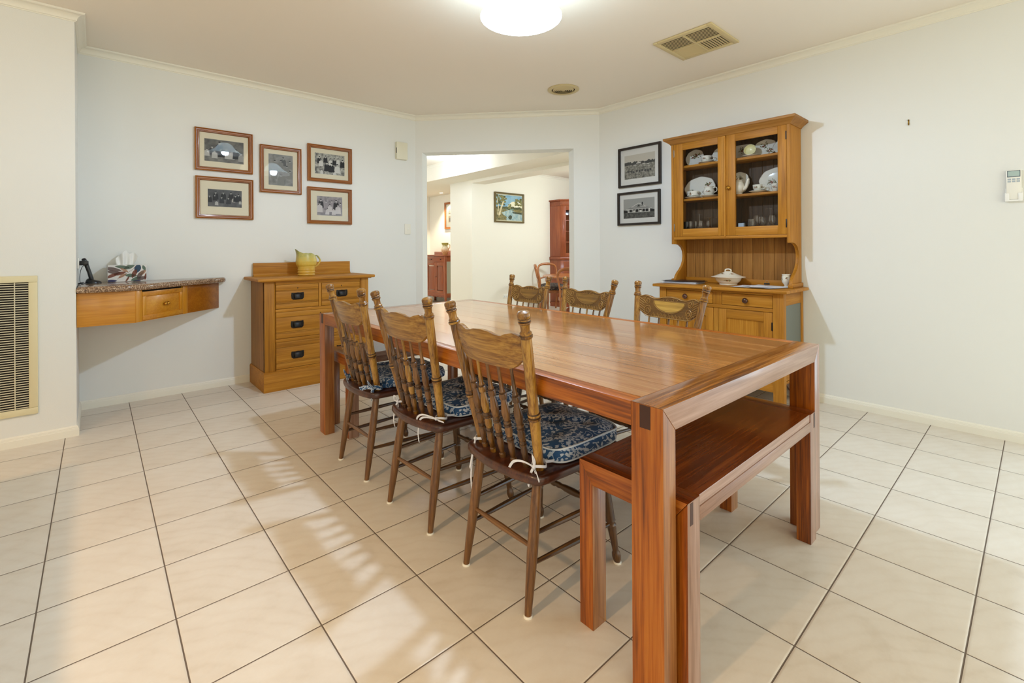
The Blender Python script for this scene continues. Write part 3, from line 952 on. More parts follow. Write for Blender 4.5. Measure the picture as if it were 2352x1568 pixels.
# ------------------------------------------------------------------ seat cushions
def cushion(label, cx, cy, rot, piped=True, ribbon=M_RIB, seed=0, style='white'):
    root = thing('seat_cushion', label, 'cushion', (cx, cy, .447), rot, 'blue seat cushions')
    HX, HY, TH0 = .180, .196, .048
    C0 = .080
    def outl(a, f=1.0):
        c, s_ = cos(a), sin(a)
        e = .34
        return (C0 + f * HX * copysign(abs(c) ** e, c), f * HY * copysign(abs(s_) ** e, s_))
    tufts = [(-.07, -.08), (-.07, .08), (.07, -.08), (.07, .08), (0, 0)]
    rr = random.Random(seed)
    ph = rr.random() * 6
    def top(x, y, f):
        z = TH0 + .024 * (1 - f ** 3)
        for tx, ty in tufts:
            d2 = ((x - C0 - tx) / .034) ** 2 + ((y - ty) / .034) ** 2
            z -= .022 * exp(-d2)
        return z + .003 * sin(x * 60 + ph) * sin(y * 50)
    mb = MB()
    N = 72
    rings = []
    for f, z in ((.0001, .002), (.5, .001), (.93, .0005), (.985, .004)):
        rings.append([Vector((*outl(2 * pi * k / N, f), z)) for k in range(N)])
    for z in (.012, .024, .036):
        b = .012 if not piped else .004
        rings.append([Vector((*outl(2 * pi * k / N, 1 + b * sin(pi * z / TH0) * 3), z + .004 * sin(3 * 2 * pi * k / N + ph) )) for k in range(N)])
    for f in (1.0, .94, .86, .76, .64, .5, .36, .22, .1, .0001):
        r = []
        for k in range(N):
            x, y = outl(2 * pi * k / N, f)
            r.append(Vector((x, y, top(x, y, f) + (.004 * sin(3 * 2 * pi * k / N + ph)) * f ** 4)))
        rings.append(r)
    mb.loft(rings)
    mb.build('cover', M_DAMASK, root, smooth=60)
    if piped:
        mb = MB()
        mb.ring_tube([Vector((*outl(2 * pi * k / N, 1.003), TH0 + .001 + .004 * sin(3 * 2 * pi * k / N + ph))) for k in range(N)], .0034)
        mb.ring_tube([Vector((*outl(2 * pi * k / N, .992), .0055)) for k in range(N)], .0032)
        mb.build('piping', M_PIPING, root, smooth=60)
    # ties knotted round the two back posts
    for s in (-1, 1):
        px, py = -.1545, s * .1535
        mb = MB()
        rad = .0255
        zl = .016
        loop = [Vector((px + rad * cos(a), py + rad * sin(a), zl + .004 * sin(a * 2))) for a in [2 * pi * k / 20 for k in range(21)]]
        wd = .009 if style == 'white' else .022
        mb.strip(loop, (0, 0, 1), wd, .0010)
        mb.strip([Vector((px + rad, py, zl)), Vector((-.10, s * .16, .012)), Vector((-.078, s * .165, .012))], (0, 0, 1), wd, .0010)
        kn = Vector((px - rad - .002, py + s * .004, zl))
        mb.ball(kn, .0075 if style == 'white' else .011, 8, 6)
        def rib(pts, wdt=None):
            p = smooth_path([kn + Vector(q) for q in pts], 6)
            mb.strip(p, [Vector((.25, s * .9, .35)) if 0 else Vector((0, .8, .6)) for _ in p], wdt or wd, .0009)
        if style == 'white':
            if seed == 1 and s == 1:
                rib([(0, 0, 0), (-.004, .012, -.06), (-.010, .016, -.15), (-.004, .012, -.225)])
                rib([(0, 0, 0), (-.008, .006, -.05), (-.012, .020, -.115)])
            elif seed == 1:
                rib([(0, 0, 0), (-.02, .03, .014), (-.03, .065, .006), (-.034, .085, -.022)])
                rib([(0, 0, 0), (-.008, .006, -.02), (-.014, .012, -.062)])
                rib([(0, 0, 0), (-.01, -.02, -.006), (-.012, -.034, -.026), (-.006, -.022, -.034), (0, -.004, -.012)])
                rib([(0, 0, 0), (.0, .004, .02), (.004, .010, .034), (.004, .0, .02), (0, 0, 0)])
            elif s == 1:
                rib([(0, 0, 0), (-.006, .014, -.03), (-.010, .022, -.085), (-.006, .020, -.12)])
                rib([(0, 0, 0), (-.01, -.02, -.012), (-.012, -.03, -.03)])
                rib([(0, 0, 0), (-.006, .006, .022), (-.01, .018, .024), (-.008, .018, .004), (0, 0, 0)])
            else:
                rib([(0, 0, 0), (-.03, .05, .012), (-.036, .085, -.004), (-.034, .10, -.03)])
                rib([(0, 0, 0), (-.028, .07, -.008), (-.03, .092, -.07), (-.028, .09, -.115)])
                rib([(0, 0, 0), (-.008, -.03, .002), (-.004, -.06, .002)])
        else:
            rib([(0, 0, 0), (-.02, .03 * -s, .002), (-.03, .062 * -s, -.010), (-.034, .082 * -s, -.014)], .026)
            rib([(0, 0, 0), (-.012, -.012, -.02), (-.018, -.02, -.05)], .018)
            rib([(0, 0, 0), (-.008, .012, .018), (-.01, .03, .026), (-.008, .026, .006), (0, 0, 0)], .024)
            rib([(0, 0, 0), (-.008, -.012, .012), (-.01, -.026, .006), (-.008, -.018, -.010), (0, 0, 0)], .022)
        mb.build('tie', ribbon if style == 'white' else M_DAMASK, root, smooth=60)
    return root
cushion('blue damask seat cushion with pale piping on the chair closest to the bench corner', 1.400, -.915, 0, True, M_RIB, 1)
cushion('blue damask seat cushion with white tie bows on the middle chair', 1.396, -.318, radians(2), True, M_RIB, 2)
cushion('unpiped blue damask cushion on the chair beside the chest of drawers', 1.398, .275, 0, False, M_BLUEPLAIN, 3, 'blue')
# ------------------------------------------------------------------ chest of drawers on the long wall
chest = thing('chest_of_drawers', 'honey pine chest of drawers with black pulls, a yellow jug on top', 'chest of drawers', (1.64, 2.30, 0))
def C(x, y): return x - 1.64, y - 2.30
PX, PY, PZ = W('pine', 'x'), W('pine', 'y'), W('pine', 'z')
def cbox(mb, x0, x1, y0, y1, z0, z1, bev=.0015):
    mb.box(x0 - 1.64, x1 - 1.64, y0 - 2.30, y1 - 2.30, z0, z1, bev)
mb = MB().use(W('pinedk', 'z'))
cbox(mb, 1.190, 1.212, 2.10, 2.54, .16, .915); cbox(mb, 2.070, 2.092, 2.10, 2.54, .16, .915)
mb.use(PZ)
# chamfered corner stiles
for x0, x1, s in ((1.190, 1.276, 1), (2.012, 2.092, -1)):
    q = [(x0, 2.085), (x1 - .012, 2.085), (x1, 2.097), (x1, 2.12), (x0, 2.12)] if s > 0 else [(x0, 2.097), (x0 + .012, 2.085), (x1, 2.085), (x1, 2.12), (x0, 2.12)]
    mb.prism([(a - 1.64, b - 2.30) for a, b in q], 'z', .16, .915, .0015)
mb.use(PX)
for z0, z1 in ((.887, .915), (.655, .680), (.402, .428), (.160, .173)):
    cbox(mb, 1.276, 2.012, 2.088, 2.12, z0, z1)
cbox(mb, 1.212, 2.07, 2.525, 2.54, .16, .915)
mb.use(PZ); cbox(mb, 1.631, 1.655, 2.090, 2.12, .68, .887)
mb.use(M_DARK); cbox(mb, 1.277, 2.011, 2.125, 2.13, .17, .89, 0)
mb.build('carcass', None, chest)
mb = MB(); cbox(mb, 1.178, 2.102, 2.068, 2.545, 0, .150, .002)
mb.prism([(1.178 - 1.64, .15), (2.102 - 1.64, .15), (2.095 - 1.64, .163), (1.185 - 1.64, .163)], 'y', 2.075 - 2.30, 2.545 - 2.30)
mb.build('plinth', PX, chest)
mb = MB(); mb.slab([(1.135 - 1.64, 2.045 - 2.3), (2.142 - 1.64, 2.045 - 2.3), (2.142 - 1.64, 2.545 - 2.3), (1.135 - 1.64, 2.545 - 2.3)], .918, .945, .009)
cbox(mb, 1.165, 2.115, 2.066, 2.54, .912, .9185)
mb.build('top', PX, chest)
mb = MB(); cbox(mb, 1.207, 2.095, 2.522, 2.545, .945, 1.065, .002)
mb.prism([(2.522 - 2.3, .945), (2.502 - 2.3, .945), (2.506 - 2.3, .951), (2.516 - 2.3, .957), (2.520 - 2.3, .967), (2.522 - 2.3, .967)], 'x', 1.207 - 1.64, 2.095 - 1.64)
mb.build('backsplash', PX, chest)
def pull(parent, x, z, y):
    """cast drop pull: back plate with a hooded cup"""
    mb = MB()
    pts = [(-.050, -.022), (-.036, -.032), (.036, -.032), (.050, -.022), (.053, .006), (.050, .030), (.020, .026), (0, .030), (-.020, .026), (-.050, .030), (-.053, .006)]
    mb.prism([(x + a, z + b) for a, b in pts], 'y', y - .004, y, .001)
    def cup(u, v):
        a = pi * u; b = pi / 2 * v
        return (x + .036 * cos(a) * cos(b * .0 + 0) * (1 - .15 * v), y - .003 - .022 * sin(b) * (sin(a) ** .6 if sin(a) > 0 else 0), z + .016 - .034 * (1 - cos(b)) * 1.0 + .010 * sin(a) * (1 - v))
    mb.grid(cup, 14, 6)
    mb.ball((x, y - .010, z + .002), .013, 10, 6, (1.5, .8, .7))
    return mb.build('pull', M_IRON, parent, smooth=50)
def drawer(x0, x1, z0, z1, handles, keyhole=True):
    mb = MB()
    h = z1 - z0
    cuts = [z0, z0 + h * .20, z0 + h * .235, z0 + h * .275, z0 + h * .725, z0 + h * .765, z1] if h < .22 else [z0, z0 + h * .2, z0 + h * .24, z0 + h * .8, z1]
    for a, b in zip(cuts, cuts[1:]):
        cbox(mb, x0 + .003, x1 - .003, 2.089, 2.118, a + .0008, b - .0008, .0016)
    d = mb.build('drawer', PX, chest)
    for hx, hz in handles: pull(d, hx - 1.64, hz, 2.089 - 2.30)
    if keyhole:
        mb = MB()
        for hx in ((x0 + x1) / 2,):
            zk = z1 - .03
            mb.box(hx - 1.64 - .0025, hx - 1.64 + .0025, 2.0883 - 2.3, 2.0895 - 2.3, zk - .010, zk)
            mb.lathe([(0, .004), (1, .004)], (hx - 1.64, 2.0883 - 2.3, zk), (hx - 1.64, 2.0895 - 2.3, zk), 10)
        mb.build('keyhole', M_DARK, d)
drawer(1.276, 1.631, .682, .886, [(1.452, .785)])
drawer(1.655, 2.012, .682, .886, [(1.838, .785)])
drawer(1.276, 2.012, .430, .654, [(1.448, .541), (1.840, .541)])
drawer(1.276, 2.012, .175, .401, [(1.450, .281), (1.838, .281)])

# yellow jug
jug = thing('pottery_jug', 'yellow and green glazed pottery jug with looped handle on the pine chest', 'jug', (1.605, 2.335, .9455))
def jr(z):
    t = [(0, .072), (.004, .078), (.012, .076), (.018, .071), (.024, .077), (.034, .078), (.040, .072), (.046, .073), (.052, .076), (.060, .076), (.066, .070), (.075, .072), (.10, .088), (.13, .093), (.16, .088), (.19, .078), (.235, .070)]
    for (a, ra), (b, rb) in zip(t, t[1:]):
        if a <= z <= b: return lerp(ra, rb, (z - a) / (b - a))
    return t[-1][1]
def jp(u, v, off=0.0):
    a = 2 * pi * u
    lip = .232 - .052 * (1 - (1 - cos(a)) / 2) - .012 * cos(3 * a)
    z = v * lip
    r = jr(z) + off
    if z > .07: r *= 1 - .035 * (1 + cos(6 * a)) / 2 * min(1, (z - .07) / .05)
    s = max(0, (v - .62) / .38)
    x = r * cos(a) - (.030 * s ** 1.5 if cos(a) < 0 else 0) * (-cos(a)) ** 2 * 1.0
    return (x, r * .82 * sin(a), z)
mb = MB()
N = 40
rings = [[Vector(jp(k / N, v)) for k in range(N)] for v in [i / 40 for i in range(41)]]
rings += [[Vector(jp(k / N, v, -.005)) for k in range(N)] for v in (.995, .8, .5, .2, .05)]
mb.loft(rings)
mb.build('body', M_JUG, jug, smooth=55)
mb = MB()
hp = smooth_path([(.072, 0, .176), (.095, 0, .182), (.118, 0, .155), (.125, 0, .135), (.108, 0, .100), (.082, 0, .078), (.070, 0, .074)], 6)
mb.tube(hp, [.006 if i < 8 else .0075 for i in range(len(hp))], 8)
mb.build('handle', M_JUG, jug, smooth=60)

# ------------------------------------------------------------------ corner desk with granite top
desk = thing('wall_desk', 'wall mounted corner desk with brown granite top and oak drawer', 'desk', (.4, 2.35, 0))
def dk(p): return (p[0] - .4, p[1] - 2.35)
OUT = smooth_path([Vector((.0545, 1.917, 0)), Vector((.20, 1.915, 0)), Vector((.325, 1.925, 0)), Vector((.42, 1.985, 0)), Vector((.56, 2.125, 0)), Vector((.72, 2.275, 0)), Vector((.87, 2.40, 0)), Vector((.96, 2.475, 0)), Vector((.988, 2.515, 0)), Vector((.990, 2.545, 0)), Vector((.982, 2.559, 0))], 5)
out = [dk(p) for p in OUT] + [dk((.0545, 2.559))]
mb = MB(); mb.slab(out, .905, .948, .018, 5); mb.build('worktop', M_GRANITE, desk, smooth=40)
OX, OZ = W('oak', 'x'), W('oak', 'z')
Q0, Q1, Q2, Q3 = Vector((.0545, 1.956)), Vector((.350, 1.956)), Vector((.690, 2.308)), Vector((.945, 2.556))
Z0, Z1 = .685, .904
def panel(mb, p, q, z0, z1, th=.018, out_=0.0, a0=0.0, a1=1.0, bev=.001):
    d = (q - p); L = d.length; d.normalize(); n = Vector((d.y, -d.x))
    M = Matrix.Translation((p.x - .4, p.y - 2.35, 0)) @ Matrix.Rotation(atan2(d.y, d.x), 4, 'Z')
    mb.box(a0 * L, a1 * L, -out_, -out_ + th, z0, z1, bev, 2, M)
    return M, L
for nm, a, b in (('end_panel', Q0, Q1), ('side_panel', Q2, Q3)):
    mb = MB(); panel(mb, a, b, Z0, Z1); mb.build(nm, OX if nm == 'end_panel' else W('oakdk', 'x'), desk)
mb = MB().use(OZ)
panel(mb, Q1, Q2, Z0, Z1, .018, .002, .002, .115); panel(mb, Q1, Q2, Z0, Z1, .018, .002, .90, .998)
mb.use(M_DARK); panel(mb, Q1, Q2, Z0 + .01, Z1, .004, -.016, .1, .92, 0)
mb.use(OX); panel(mb, Q1, Q2, Z0, Z0 + .006, .016, -.001, .115, .90)
mb.build('drawer_frame', None, desk)
mb = MB().use(OX)
zi0, zi1 = Z0 + .008, Z1 - .012
a0, a1 = .118, .897
fw = .032
M_, L_ = panel(mb, Q1, Q2, zi1 - fw, zi1, .018, .004, a0, a1)
panel(mb, Q1, Q2, zi0, zi0 + fw, .018, .004, a0, a1)
e = .032 / L_
mb.use(OZ)
panel(mb, Q1, Q2, zi0 + fw, zi1 - fw, .018, .004, a0, a0 + e); panel(mb, Q1, Q2, zi0 + fw, zi1 - fw, .018, .004, a1 - e, a1)
mb.use(OX)
panel(mb, Q1, Q2, zi0 + fw, zi1 - fw, .010, -.004, a0 + e, a1 - e, 0)
# raised field
x0, x1, zz0, zz1 = (a0 + e) * L_ + .006, (a1 - e) * L_ - .006, zi0 + fw + .006, zi1 - fw - .006
r0 = [M_ @ Vector((x, .004, z)) for x, z in ((x0, zz0), (x1, zz0), (x1, zz1), (x0, zz1))]
i_ = .022
r1 = [M_ @ Vector((x, -.005, z)) for x, z in ((x0 + i_, zz0 + i_), (x1 - i_, zz0 + i_), (x1 - i_, zz1 - i_), (x0 + i_, zz1 - i_))]
mb.loft([r0, r1])
dr = mb.build('drawer', None, desk)
mb = MB()
kx, kz = (a0 + a1) / 2 * L_ + .01, (Z0 + Z1) / 2 - .004
for s in (-1, 1):
    mb.ball(M_ @ Vector((kx + s * .013, -.018, kz)), .0125, 10, 8)
mb.lathe([(0, .005), (.5, .004), (1, .007)], M_ @ Vector((kx, -.004, kz)), M_ @ Vector((kx, -.014, kz)), 10)
mb.build('knob', M_BRASS, dr)
mb = MB(); mb.prism([dk(p) for p in (( .06, 1.98), (.34, 1.98), (.93, 2.555), (.06, 2.555))], 'z', .69, .70)
mb.build('underside', OX, desk)

# tissue box
tb = thing('tissue_box', 'white tissue box printed with leaves, a tissue standing out of it', 'tissue box', (.327, 2.465, .9485), radians(1))
mb = MB().use(plain('tissue_card', 'DCDAD6', .6))
bw, bd, bhh = .114, .055, .125
mb.box(-bw, bw, -bd, bd, 0, bhh, .0015)
LC = [plain('leaf_rust', '7E4A3A', .6), plain('leaf_sage', '5E7060', .6), plain('leaf_navy', '24405A', .6), plain('leaf_taupe', '6A5A56', .6), plain('leaf_tan', 'B08A70', .6), plain('leaf_indigo', '2E2E58', .6)]
def leaf(cx, cz, ang, ln, wd, m, face='f'):
    mb.use(m)
    pts = []
    for k in range(9):
        t = k / 8; pts.append((ln * (t - .5), wd * sin(pi * t) ** .8))
    for k in range(7, 0, -1):
        t = k / 8; pts.append((ln * (t - .5), -wd * sin(pi * t) ** .8))
    q = []
    for a, b in pts:
        x = cx + a * cos(ang) - b * sin(ang); z = cz + a * sin(ang) + b * cos(ang)
        x = max(-bw + .001, min(bw - .001, x)); z = max(.001, min(bhh - .001, z))
        q.append((x, -bd - .0004, z) if face == 'f' else (x, z - bhh / 2, bhh + .0004))
    mb.poly(q)
for a in [(-.085, .095, -.25, .11, .014, 3), (-.08, .072, -.2, .10, .012, 3), (-.085, .050, .45, .10, .012, 0), (-.045, .062, .3, .08, .012, 0), (-.03, .11, -.15, .09, .012, 1), (.012, .112, .5, .08, .016, 1), (-.02, .088, -.6, .06, .010, 4), (-.03, .045, .6, .06, .010, 4),
          (.02, .045, -.1, .075, .014, 1), (.04, .060, 1.2, .075, .014, 0), (.060, .098, 1.35, .075, .020, 2), (.075, .050, 1.0, .08, .014, 3), (.09, .065, .8, .06, .012, 4), (.098, .10, 1.9, .045, .010, 1), (.05, .018, .35, .07, .014, 1), (.085, .022, .3, .06, .014, 3), (.108, .035, 1.4, .06, .008, 0), (-.095, .008, .02, .07, .010, 5), (.055, .004, .05, .05, .006, 5), (.0, .02, 1.1, .06, .006, 0)]:
    leaf(a[0], a[1], a[2], a[3], a[4], LC[a[5]])
mb.use(plain('leaf_stem', '6A3E34', .6))
for p in ([(-.06, .02), (-.02, .05), (.03, .09), (.05, .118)], [(-.1, .09), (-.05, .075), (-.01, .07)]):
    for (x0, z0), (x1, z1) in zip(p, p[1:]):
        mb.poly([(x0, -bd - .0006, z0 - .0012), (x1, -bd - .0006, z1 - .0012), (x1, -bd - .0006, z1 + .0012), (x0, -bd - .0006, z0 + .0012)])
mb.build('box', None, tb, smooth=0, fixn=False)
mb = MB()
def tis(u, v):
    a = (u - .5) * 2
    fold = sin(a * 9 + v * 2) * .012 * (1 - .3 * v) + sin(a * 4) * .012
    wv_ = lerp(.052, .066, v)
    top = .105 - .030 * abs(a - -.15) ** 1.3 - .010 * sin(a * 7) if a > -.15 else .105 - .07 * abs(a + .15) ** 1.2
    return (a * wv_ - .012 + .012 * v, fold + .006 * v, bhh + .001 + v * top)
mb.grid(tis, 36, 10)
mb.build('tissue', plain('tissue_paper', 'E8E8E4', .9), tb, smooth=60)

# cordless phone
ph_ = thing('cordless_phone', 'black cordless phone standing in its charging base on the granite desk', 'phone', (.128, 2.34, .9485))
mb = MB()
def base(u, v):
    a = 2 * pi * u
    rr_ = cos(pi / 2 * v)
    return (.045 * cos(a) * (rr_ ** .5) + .008, .042 * sin(a) * (rr_ ** .5), .001 + .028 * sin(pi / 2 * v) * (1 - .38 * cos(a)))
mb.grid(base, 24, 6, True)
mb.build('charging_base', M_BLACK, ph_, smooth=60)
mb = MB()
Mh = Matrix.Translation((-.002, 0, .024)) @ Matrix.Rotation(radians(-16), 4, 'Y')
prof = []
for zz, hd, hw in ((0, .012, .022), (.01, .013, .024), (.06, .012, .024), (.11, .013, .025), (.145, .014, .025), (.158, .012, .022), (.162, .006, .015)):
    prof.append([Mh @ Vector((hd * copysign(abs(cos(a)) ** .6, cos(a)) + .004 * sin(zz * 18), hw * copysign(abs(sin(a)) ** .6, sin(a)), zz)) for a in [2 * pi * k / 20 for k in range(20)]])
mb.loft(prof)
hs = mb.build('handset', M_BLACK, ph_, smooth=50)
mb = MB()
for i in range(3):
    for j in range(5):
        c = Vector((.0135, -.013 + .013 * i, .035 + .011 * j))
        mb.box(c.x - .001, c.x + .001, c.y - .004, c.y + .004, c.z - .003, c.z + .003, 0, 1, Mh)
mb.box(.013, .0155, -.017, .017, .098, .128, .001, 1, Mh)
mb.build('keypad', plain('phone_keys', '3A3E48', .35), hs)
# socket with plug and lead
so = thing('power_socket', 'white power socket with a black plug above the corner desk', 'socket', (BX, 2.290, 1.095))
mb = MB(); mb.box(.0005, .009, -.057, .057, -.036, .036, .003); mb.build('cover_plate', M_WHITEPL, so)
pg = thing('power_adapter', 'black plug pack pushed into the socket over the granite desk', 'plug', (BX + .0095, 2.290, 1.097))
mb = MB(); mb.box(0, .048, -.026, .026, -.017, .015, .004); mb.build('housing', M_BLACK, pg)
mb = MB(); mb.tube(smooth_path([(.024, 0, -.017), (.012, .006, -.035), (.003, .01, -.075), (.002, .012, -.13), (.012, .02, -.146), (.034, .03, -.1455)], 6), .0018, 6)
mb.build('lead', M_BLACK, pg)
# coiled phone lead lying on the desk
mb = MB()
mb.tube(smooth_path([(.062 + .010 * sin(k * 1.9) + .006 * (k % 3), 2.27 + .012 * k * .45 + .012 * cos(k * 2.3), .951 + .0032 * (k % 3)) for k in range(15)], 5), .0022, 6)
tag(mb.build('phone_cord', M_BLACK), 'tangled black and white cord heaped behind the cordless phone', 'cord')

# ------------------------------------------------------------------ framed pictures
def frame_pic(label, wdt, hgt, fw, fmat, card, mountw, photo, loc, rot, depth=.026, group='framed photographs', fname='framed_picture', profile=True, glass=True, gyaw=0.0, gtilt=0.0):
    """picture in local x (width) / z (height), facing local -y; the back touches y=0"""
    root = thing(fname, label, 'picture', loc, rot, group)
    a, b = wdt / 2, hgt / 2
    mb = MB()
    prof = [(0, 0), (0, -depth), (fw * .18, -depth * 1.1), (fw * .3, -depth * .85), (fw * .55, -depth * .8), (fw * .7, -depth * .95), (fw * .85, -depth * .9), (fw, -depth * .55), (fw, 0)] if profile else [(0, 0), (0, -depth), (fw, -depth), (fw, 0)]
    rings = []
    for sx, sz in ((-1, -1), (1, -1), (1, 1), (-1, 1)):
        rings.append([Vector((sx * (a - d), y, sz * (b - d))) for d, y in prof])
    V = [[mb.bm.verts.new(p) for p in r] for r in rings]
    n = len(prof)
    fx = None
    for i in range(4):
        mb.use(fmat[0] if i % 2 == 0 else fmat[1])
        for k in range(n):
            mb.face([V[i][k], V[(i + 1) % 4][k], V[(i + 1) % 4][(k + 1) % n], V[i][(k + 1) % n]])
    mb.build('frame', None, root, smooth=25)
    a2, b2 = a - fw * .95, b - fw * .95
    mb = MB(); mb.box(-a2, a2, -.006, -.003, -b2, b2); mb.build('mount', card, root)
    photo(root, a2 - mountw[0], b2 - mountw[1], mountw)
    if glass:
        mb = MB(); mb.quad((-a2, 0, -b2), (a2, 0, -b2), (a2, 0, b2), (-a2, 0, b2))
        g = mb.build('glass_pane', M_PICGLASS, root, smooth=0)
        g.location = (0, -depth * .62, 0); g.rotation_euler = (gtilt, 0, gyaw)
    return root

def group_photo(seed, bgm, people, tone=('17171A', '3A3B3E', 'B9B8B2', '8E8D88')):
    mats = [bgm] + [plain('photo_' + c, c, .6) for c in tone]
    def mk(root, hw, hh, mw):
        r = random.Random(seed)
        mb = MB().use(mats[0])
        y = -.0068
        mb.quad((-hw, y, -hh), (hw, y, -hh), (hw, y, hh), (-hw, y, hh))
        def ell(cx, cz, rx, rz, m, dy, n=12, lo=None):
            mb.use(m)
            mb.poly([(max(-hw, min(hw, cx + rx * cos(2 * pi * k / n))), y - dy, max(-hh, min(hh, cz + rz * sin(2 * pi * k / n)))) for k in range(n)])
        for i, (px, pz, sc, dark) in enumerate(people):
            cx, cz = px * hw, pz * hh
            s = sc * hh
            d = .0002 + .00012 * i
            m = mats[1 + dark]
            mb.use(m)
            w1, w2 = s * .26, s * .36
            zb = max(-hh, cz - s * 1.0)
            body = [(-w2, zb), (w2, zb), (w1 * 1.15, cz - s * .25), (w1 * .5, cz - s * .16), (-w1 * .5, cz - s * .16), (-w1 * 1.15, cz - s * .25)]
            mb.poly([(max(-hw, min(hw, cx + q[0])), y - d, max(-hh, min(hh, q[1]))) for q in body])
            if dark < 2: # collar
                mb.use(mats[3]); mb.poly([(cx - s * .05, y - d - .00004, cz - s * .17), (cx, y - d - .00004, cz - s * .30), (cx + s * .05, y - d - .00004, cz - s * .17)])
            ell(cx, cz, s * .105, s * .14, mats[3], d + .00006)
            ell(cx, cz + s * .075, s * .11, s * .085, mats[1 if r.random() < .7 else 2], d + .00008)
        mb.build('photograph', None, root, smooth=0, fixn=False)
    return mk
BG1 = photo_bg('photo_ground_warm', '3A3A3A', '8A8880', 9)
BG2 = photo_bg('photo_ground_dark', '2A2A2C', '6C6C6C', 9)
BG3 = photo_bg('photo_ground_pale', '6E6E6C', '9A9A96', 20)
BG4 = photo_bg('photo_ground_garden', '2A2A28', 'D0CEC2', 34)
BG5 = photo_bg('photo_ground_sepia', '6A6468', 'B0A8A8', 30)
FW_ = (W('framewood', 'x'), W('framewood', 'z'))
YF = 2.5585
frame_pic('wood framed family photo with a standing man over seated women, top picture above the desk', .437, .360, .034, FW_, M_CARD, (.038, .052),
          group_photo(1, BG1, [(-.25, .72, .9, 0), (-.62, .30, .7, 1), (-.88, .05, .6, 2), (-.5, -.05, .65, 2), (-.18, .15, .7, 0), (.08, .22, .75, 0), (.12, -.15, .5, 2), (.36, .05, .7, 2), (.6, .2, .8, 0), (.86, -.1, .7, 3)]),
          (.9925, YF, 2.043), 0, gyaw=radians(3.4), gtilt=radians(1.3))
frame_pic('wood framed dark group photo hung below the other picture nearest the desk', .437, .358, .034, FW_, M_CARD, (.058, .072),
          group_photo(2, BG2, [(-.55, .62, .8, 0), (-.1, .66, .8, 0), (.35, .66, .8, 0), (.8, .5, .8, 0), (-.9, .2, .7, 0), (-.6, .3, .6, 0), (-.2, .1, .7, 1), (.2, .05, .7, 1), (.5, .1, .5, 2), (.62, .35, .7, 0), (-.5, -.35, .5, 2), (.9, -.2, .4, 2)], ('0E0E12', '26272B', 'B0AEA8', '7E7D7A')),
          (.9955, YF, 1.634), 0)
frame_pic('upright wood framed grey family photo in the middle of the five', .360, .437, .034, FW_, M_CARD, (.042, .042),
          group_photo(3, BG3, [(.2, .78, .5, 1), (-.5, .55, .5, 3), (0, .58, .5, 3), (.75, .6, .5, 3), (-.75, .2, .45, 3), (-.2, .22, .5, 3), (.5, .25, .5, 3), (-.55, -.1, .5, 3), (.1, -.05, .55, 3), (.75, -.05, .5, 3), (0, -.35, .6, 3)], ('3A3C3E', '585A5A', 'A09F9A', '80807C')),
          (1.450, YF, 1.930), 0, gyaw=radians(-2.6), gtilt=radians(-1.0))
frame_pic('x', .440, .361, .034, FW_, M_CARD, (.040, .046),
          group_photo(4, BG4, [(-.7, .6, .6, 0), (-.3, .72, .6, 0), (.05, .5, .6, 2), (.3, .55, .6, 0), (.55, .6, .5, 2), (.85, .5, .7, 0), (-.6, .35, .6, 2), (-.2, .1, .8, 0), (.1, .05, .8, 0), (.5, 0, .8, 2), (-.55, -.6, .4, 2), (.3, -.7, .4, 2)], ('0C0C0E', '1C1C1E', 'D8D6CE', 'A8A69E')),
          (1.908, YF, 2.0365), 0)['label'] = 'wood framed contrasty group photo, upper picture above the drawers end of the chest'
frame_pic('wood framed sepia wedding style photo with white dresses, lower picture above the chest', .440, .358, .034, FW_, M_CARD, (.062, .052),
          group_photo(5, BG5, [(-.7, .6, .8, 0), (-.3, .45, .7, 3), (.15, .5, .7, 3), (.5, .55, .9, 0), (.85, .3, .7, 3), (-.8, .2, .9, 2), (0, .1, .7, 2), (-.2, -.3, .6, 2), (.3, -.3, .6, 2), (.65, .1, .9, 2)], ('1E1A1E', '3A3438', 'CFC8C6', '9A9294')),
          (1.905, YF, 1.619), 0)
# ------------------------------------------------------------------ black framed pictures on the long white wall
BF = (M_BLKFR, M_BLKFR)
BGL = photo_bg('photo_paddock', '48463E', 'B0AC9E', 55)
def paddock(root, hw, hh, mw):
    mb = MB(); y = -.0068
    sky, land, dark, lite = plain('photo_sky', 'CBC5B6', .6), BGL, plain('photo_trees', '4A4A46', .6), plain('photo_white', 'D6D4CA', .6)
    mb.use(sky); mb.quad((-hw, y, -hh), (hw, y, -hh), (hw, y, hh), (-hw, y, hh))
    mb.use(land); mb.quad((-hw, y - .0001, -hh), (hw, y - .0001, -hh), (hw, y - .0001, .28 * hh), (-hw, y - .0001, .28 * hh))
    mb.use(dark)
    r = random.Random(5)
    pts = [(-hw, y - .0002, .16 * hh)] + [(-hw + 2 * hw * k / 24, y - .0002, (.30 + .16 * r.random()) * hh) for k in range(25)] + [(hw, y - .0002, .16 * hh)]
    mb.poly(pts)
    for k in range(9):
        x = (-.75 + .18 * k + .05 * r.random()) * hw; z = (-.36 - .1 * r.random()) * hh
        mb.poly([(x + .07 * hw * cos(a), y - .0003, z + .10 * hh * sin(a)) for a in [2 * pi * i / 8 for i in range(8)]])
    mb.use(lite)
    for x, z, s in ((-.05, .22, 1.0), (-.3, .10, .6), (.3, .12, .7), (.55, .05, .6)):
        mb.poly([(x * hw - .18 * hw * s, y - .0004, z * hh), (x * hw + .18 * hw * s, y - .0004, z * hh), (x * hw + .10 * hw * s, y - .0004, (z + .10 * s) * hh), (x * hw - .10 * hw * s, y - .0004, (z + .10 * s) * hh)])
    mb.build('photograph', None, root, smooth=0, fixn=False)
BGF = photo_bg('photo_foreground', '33332F', '6E6D66', 40)
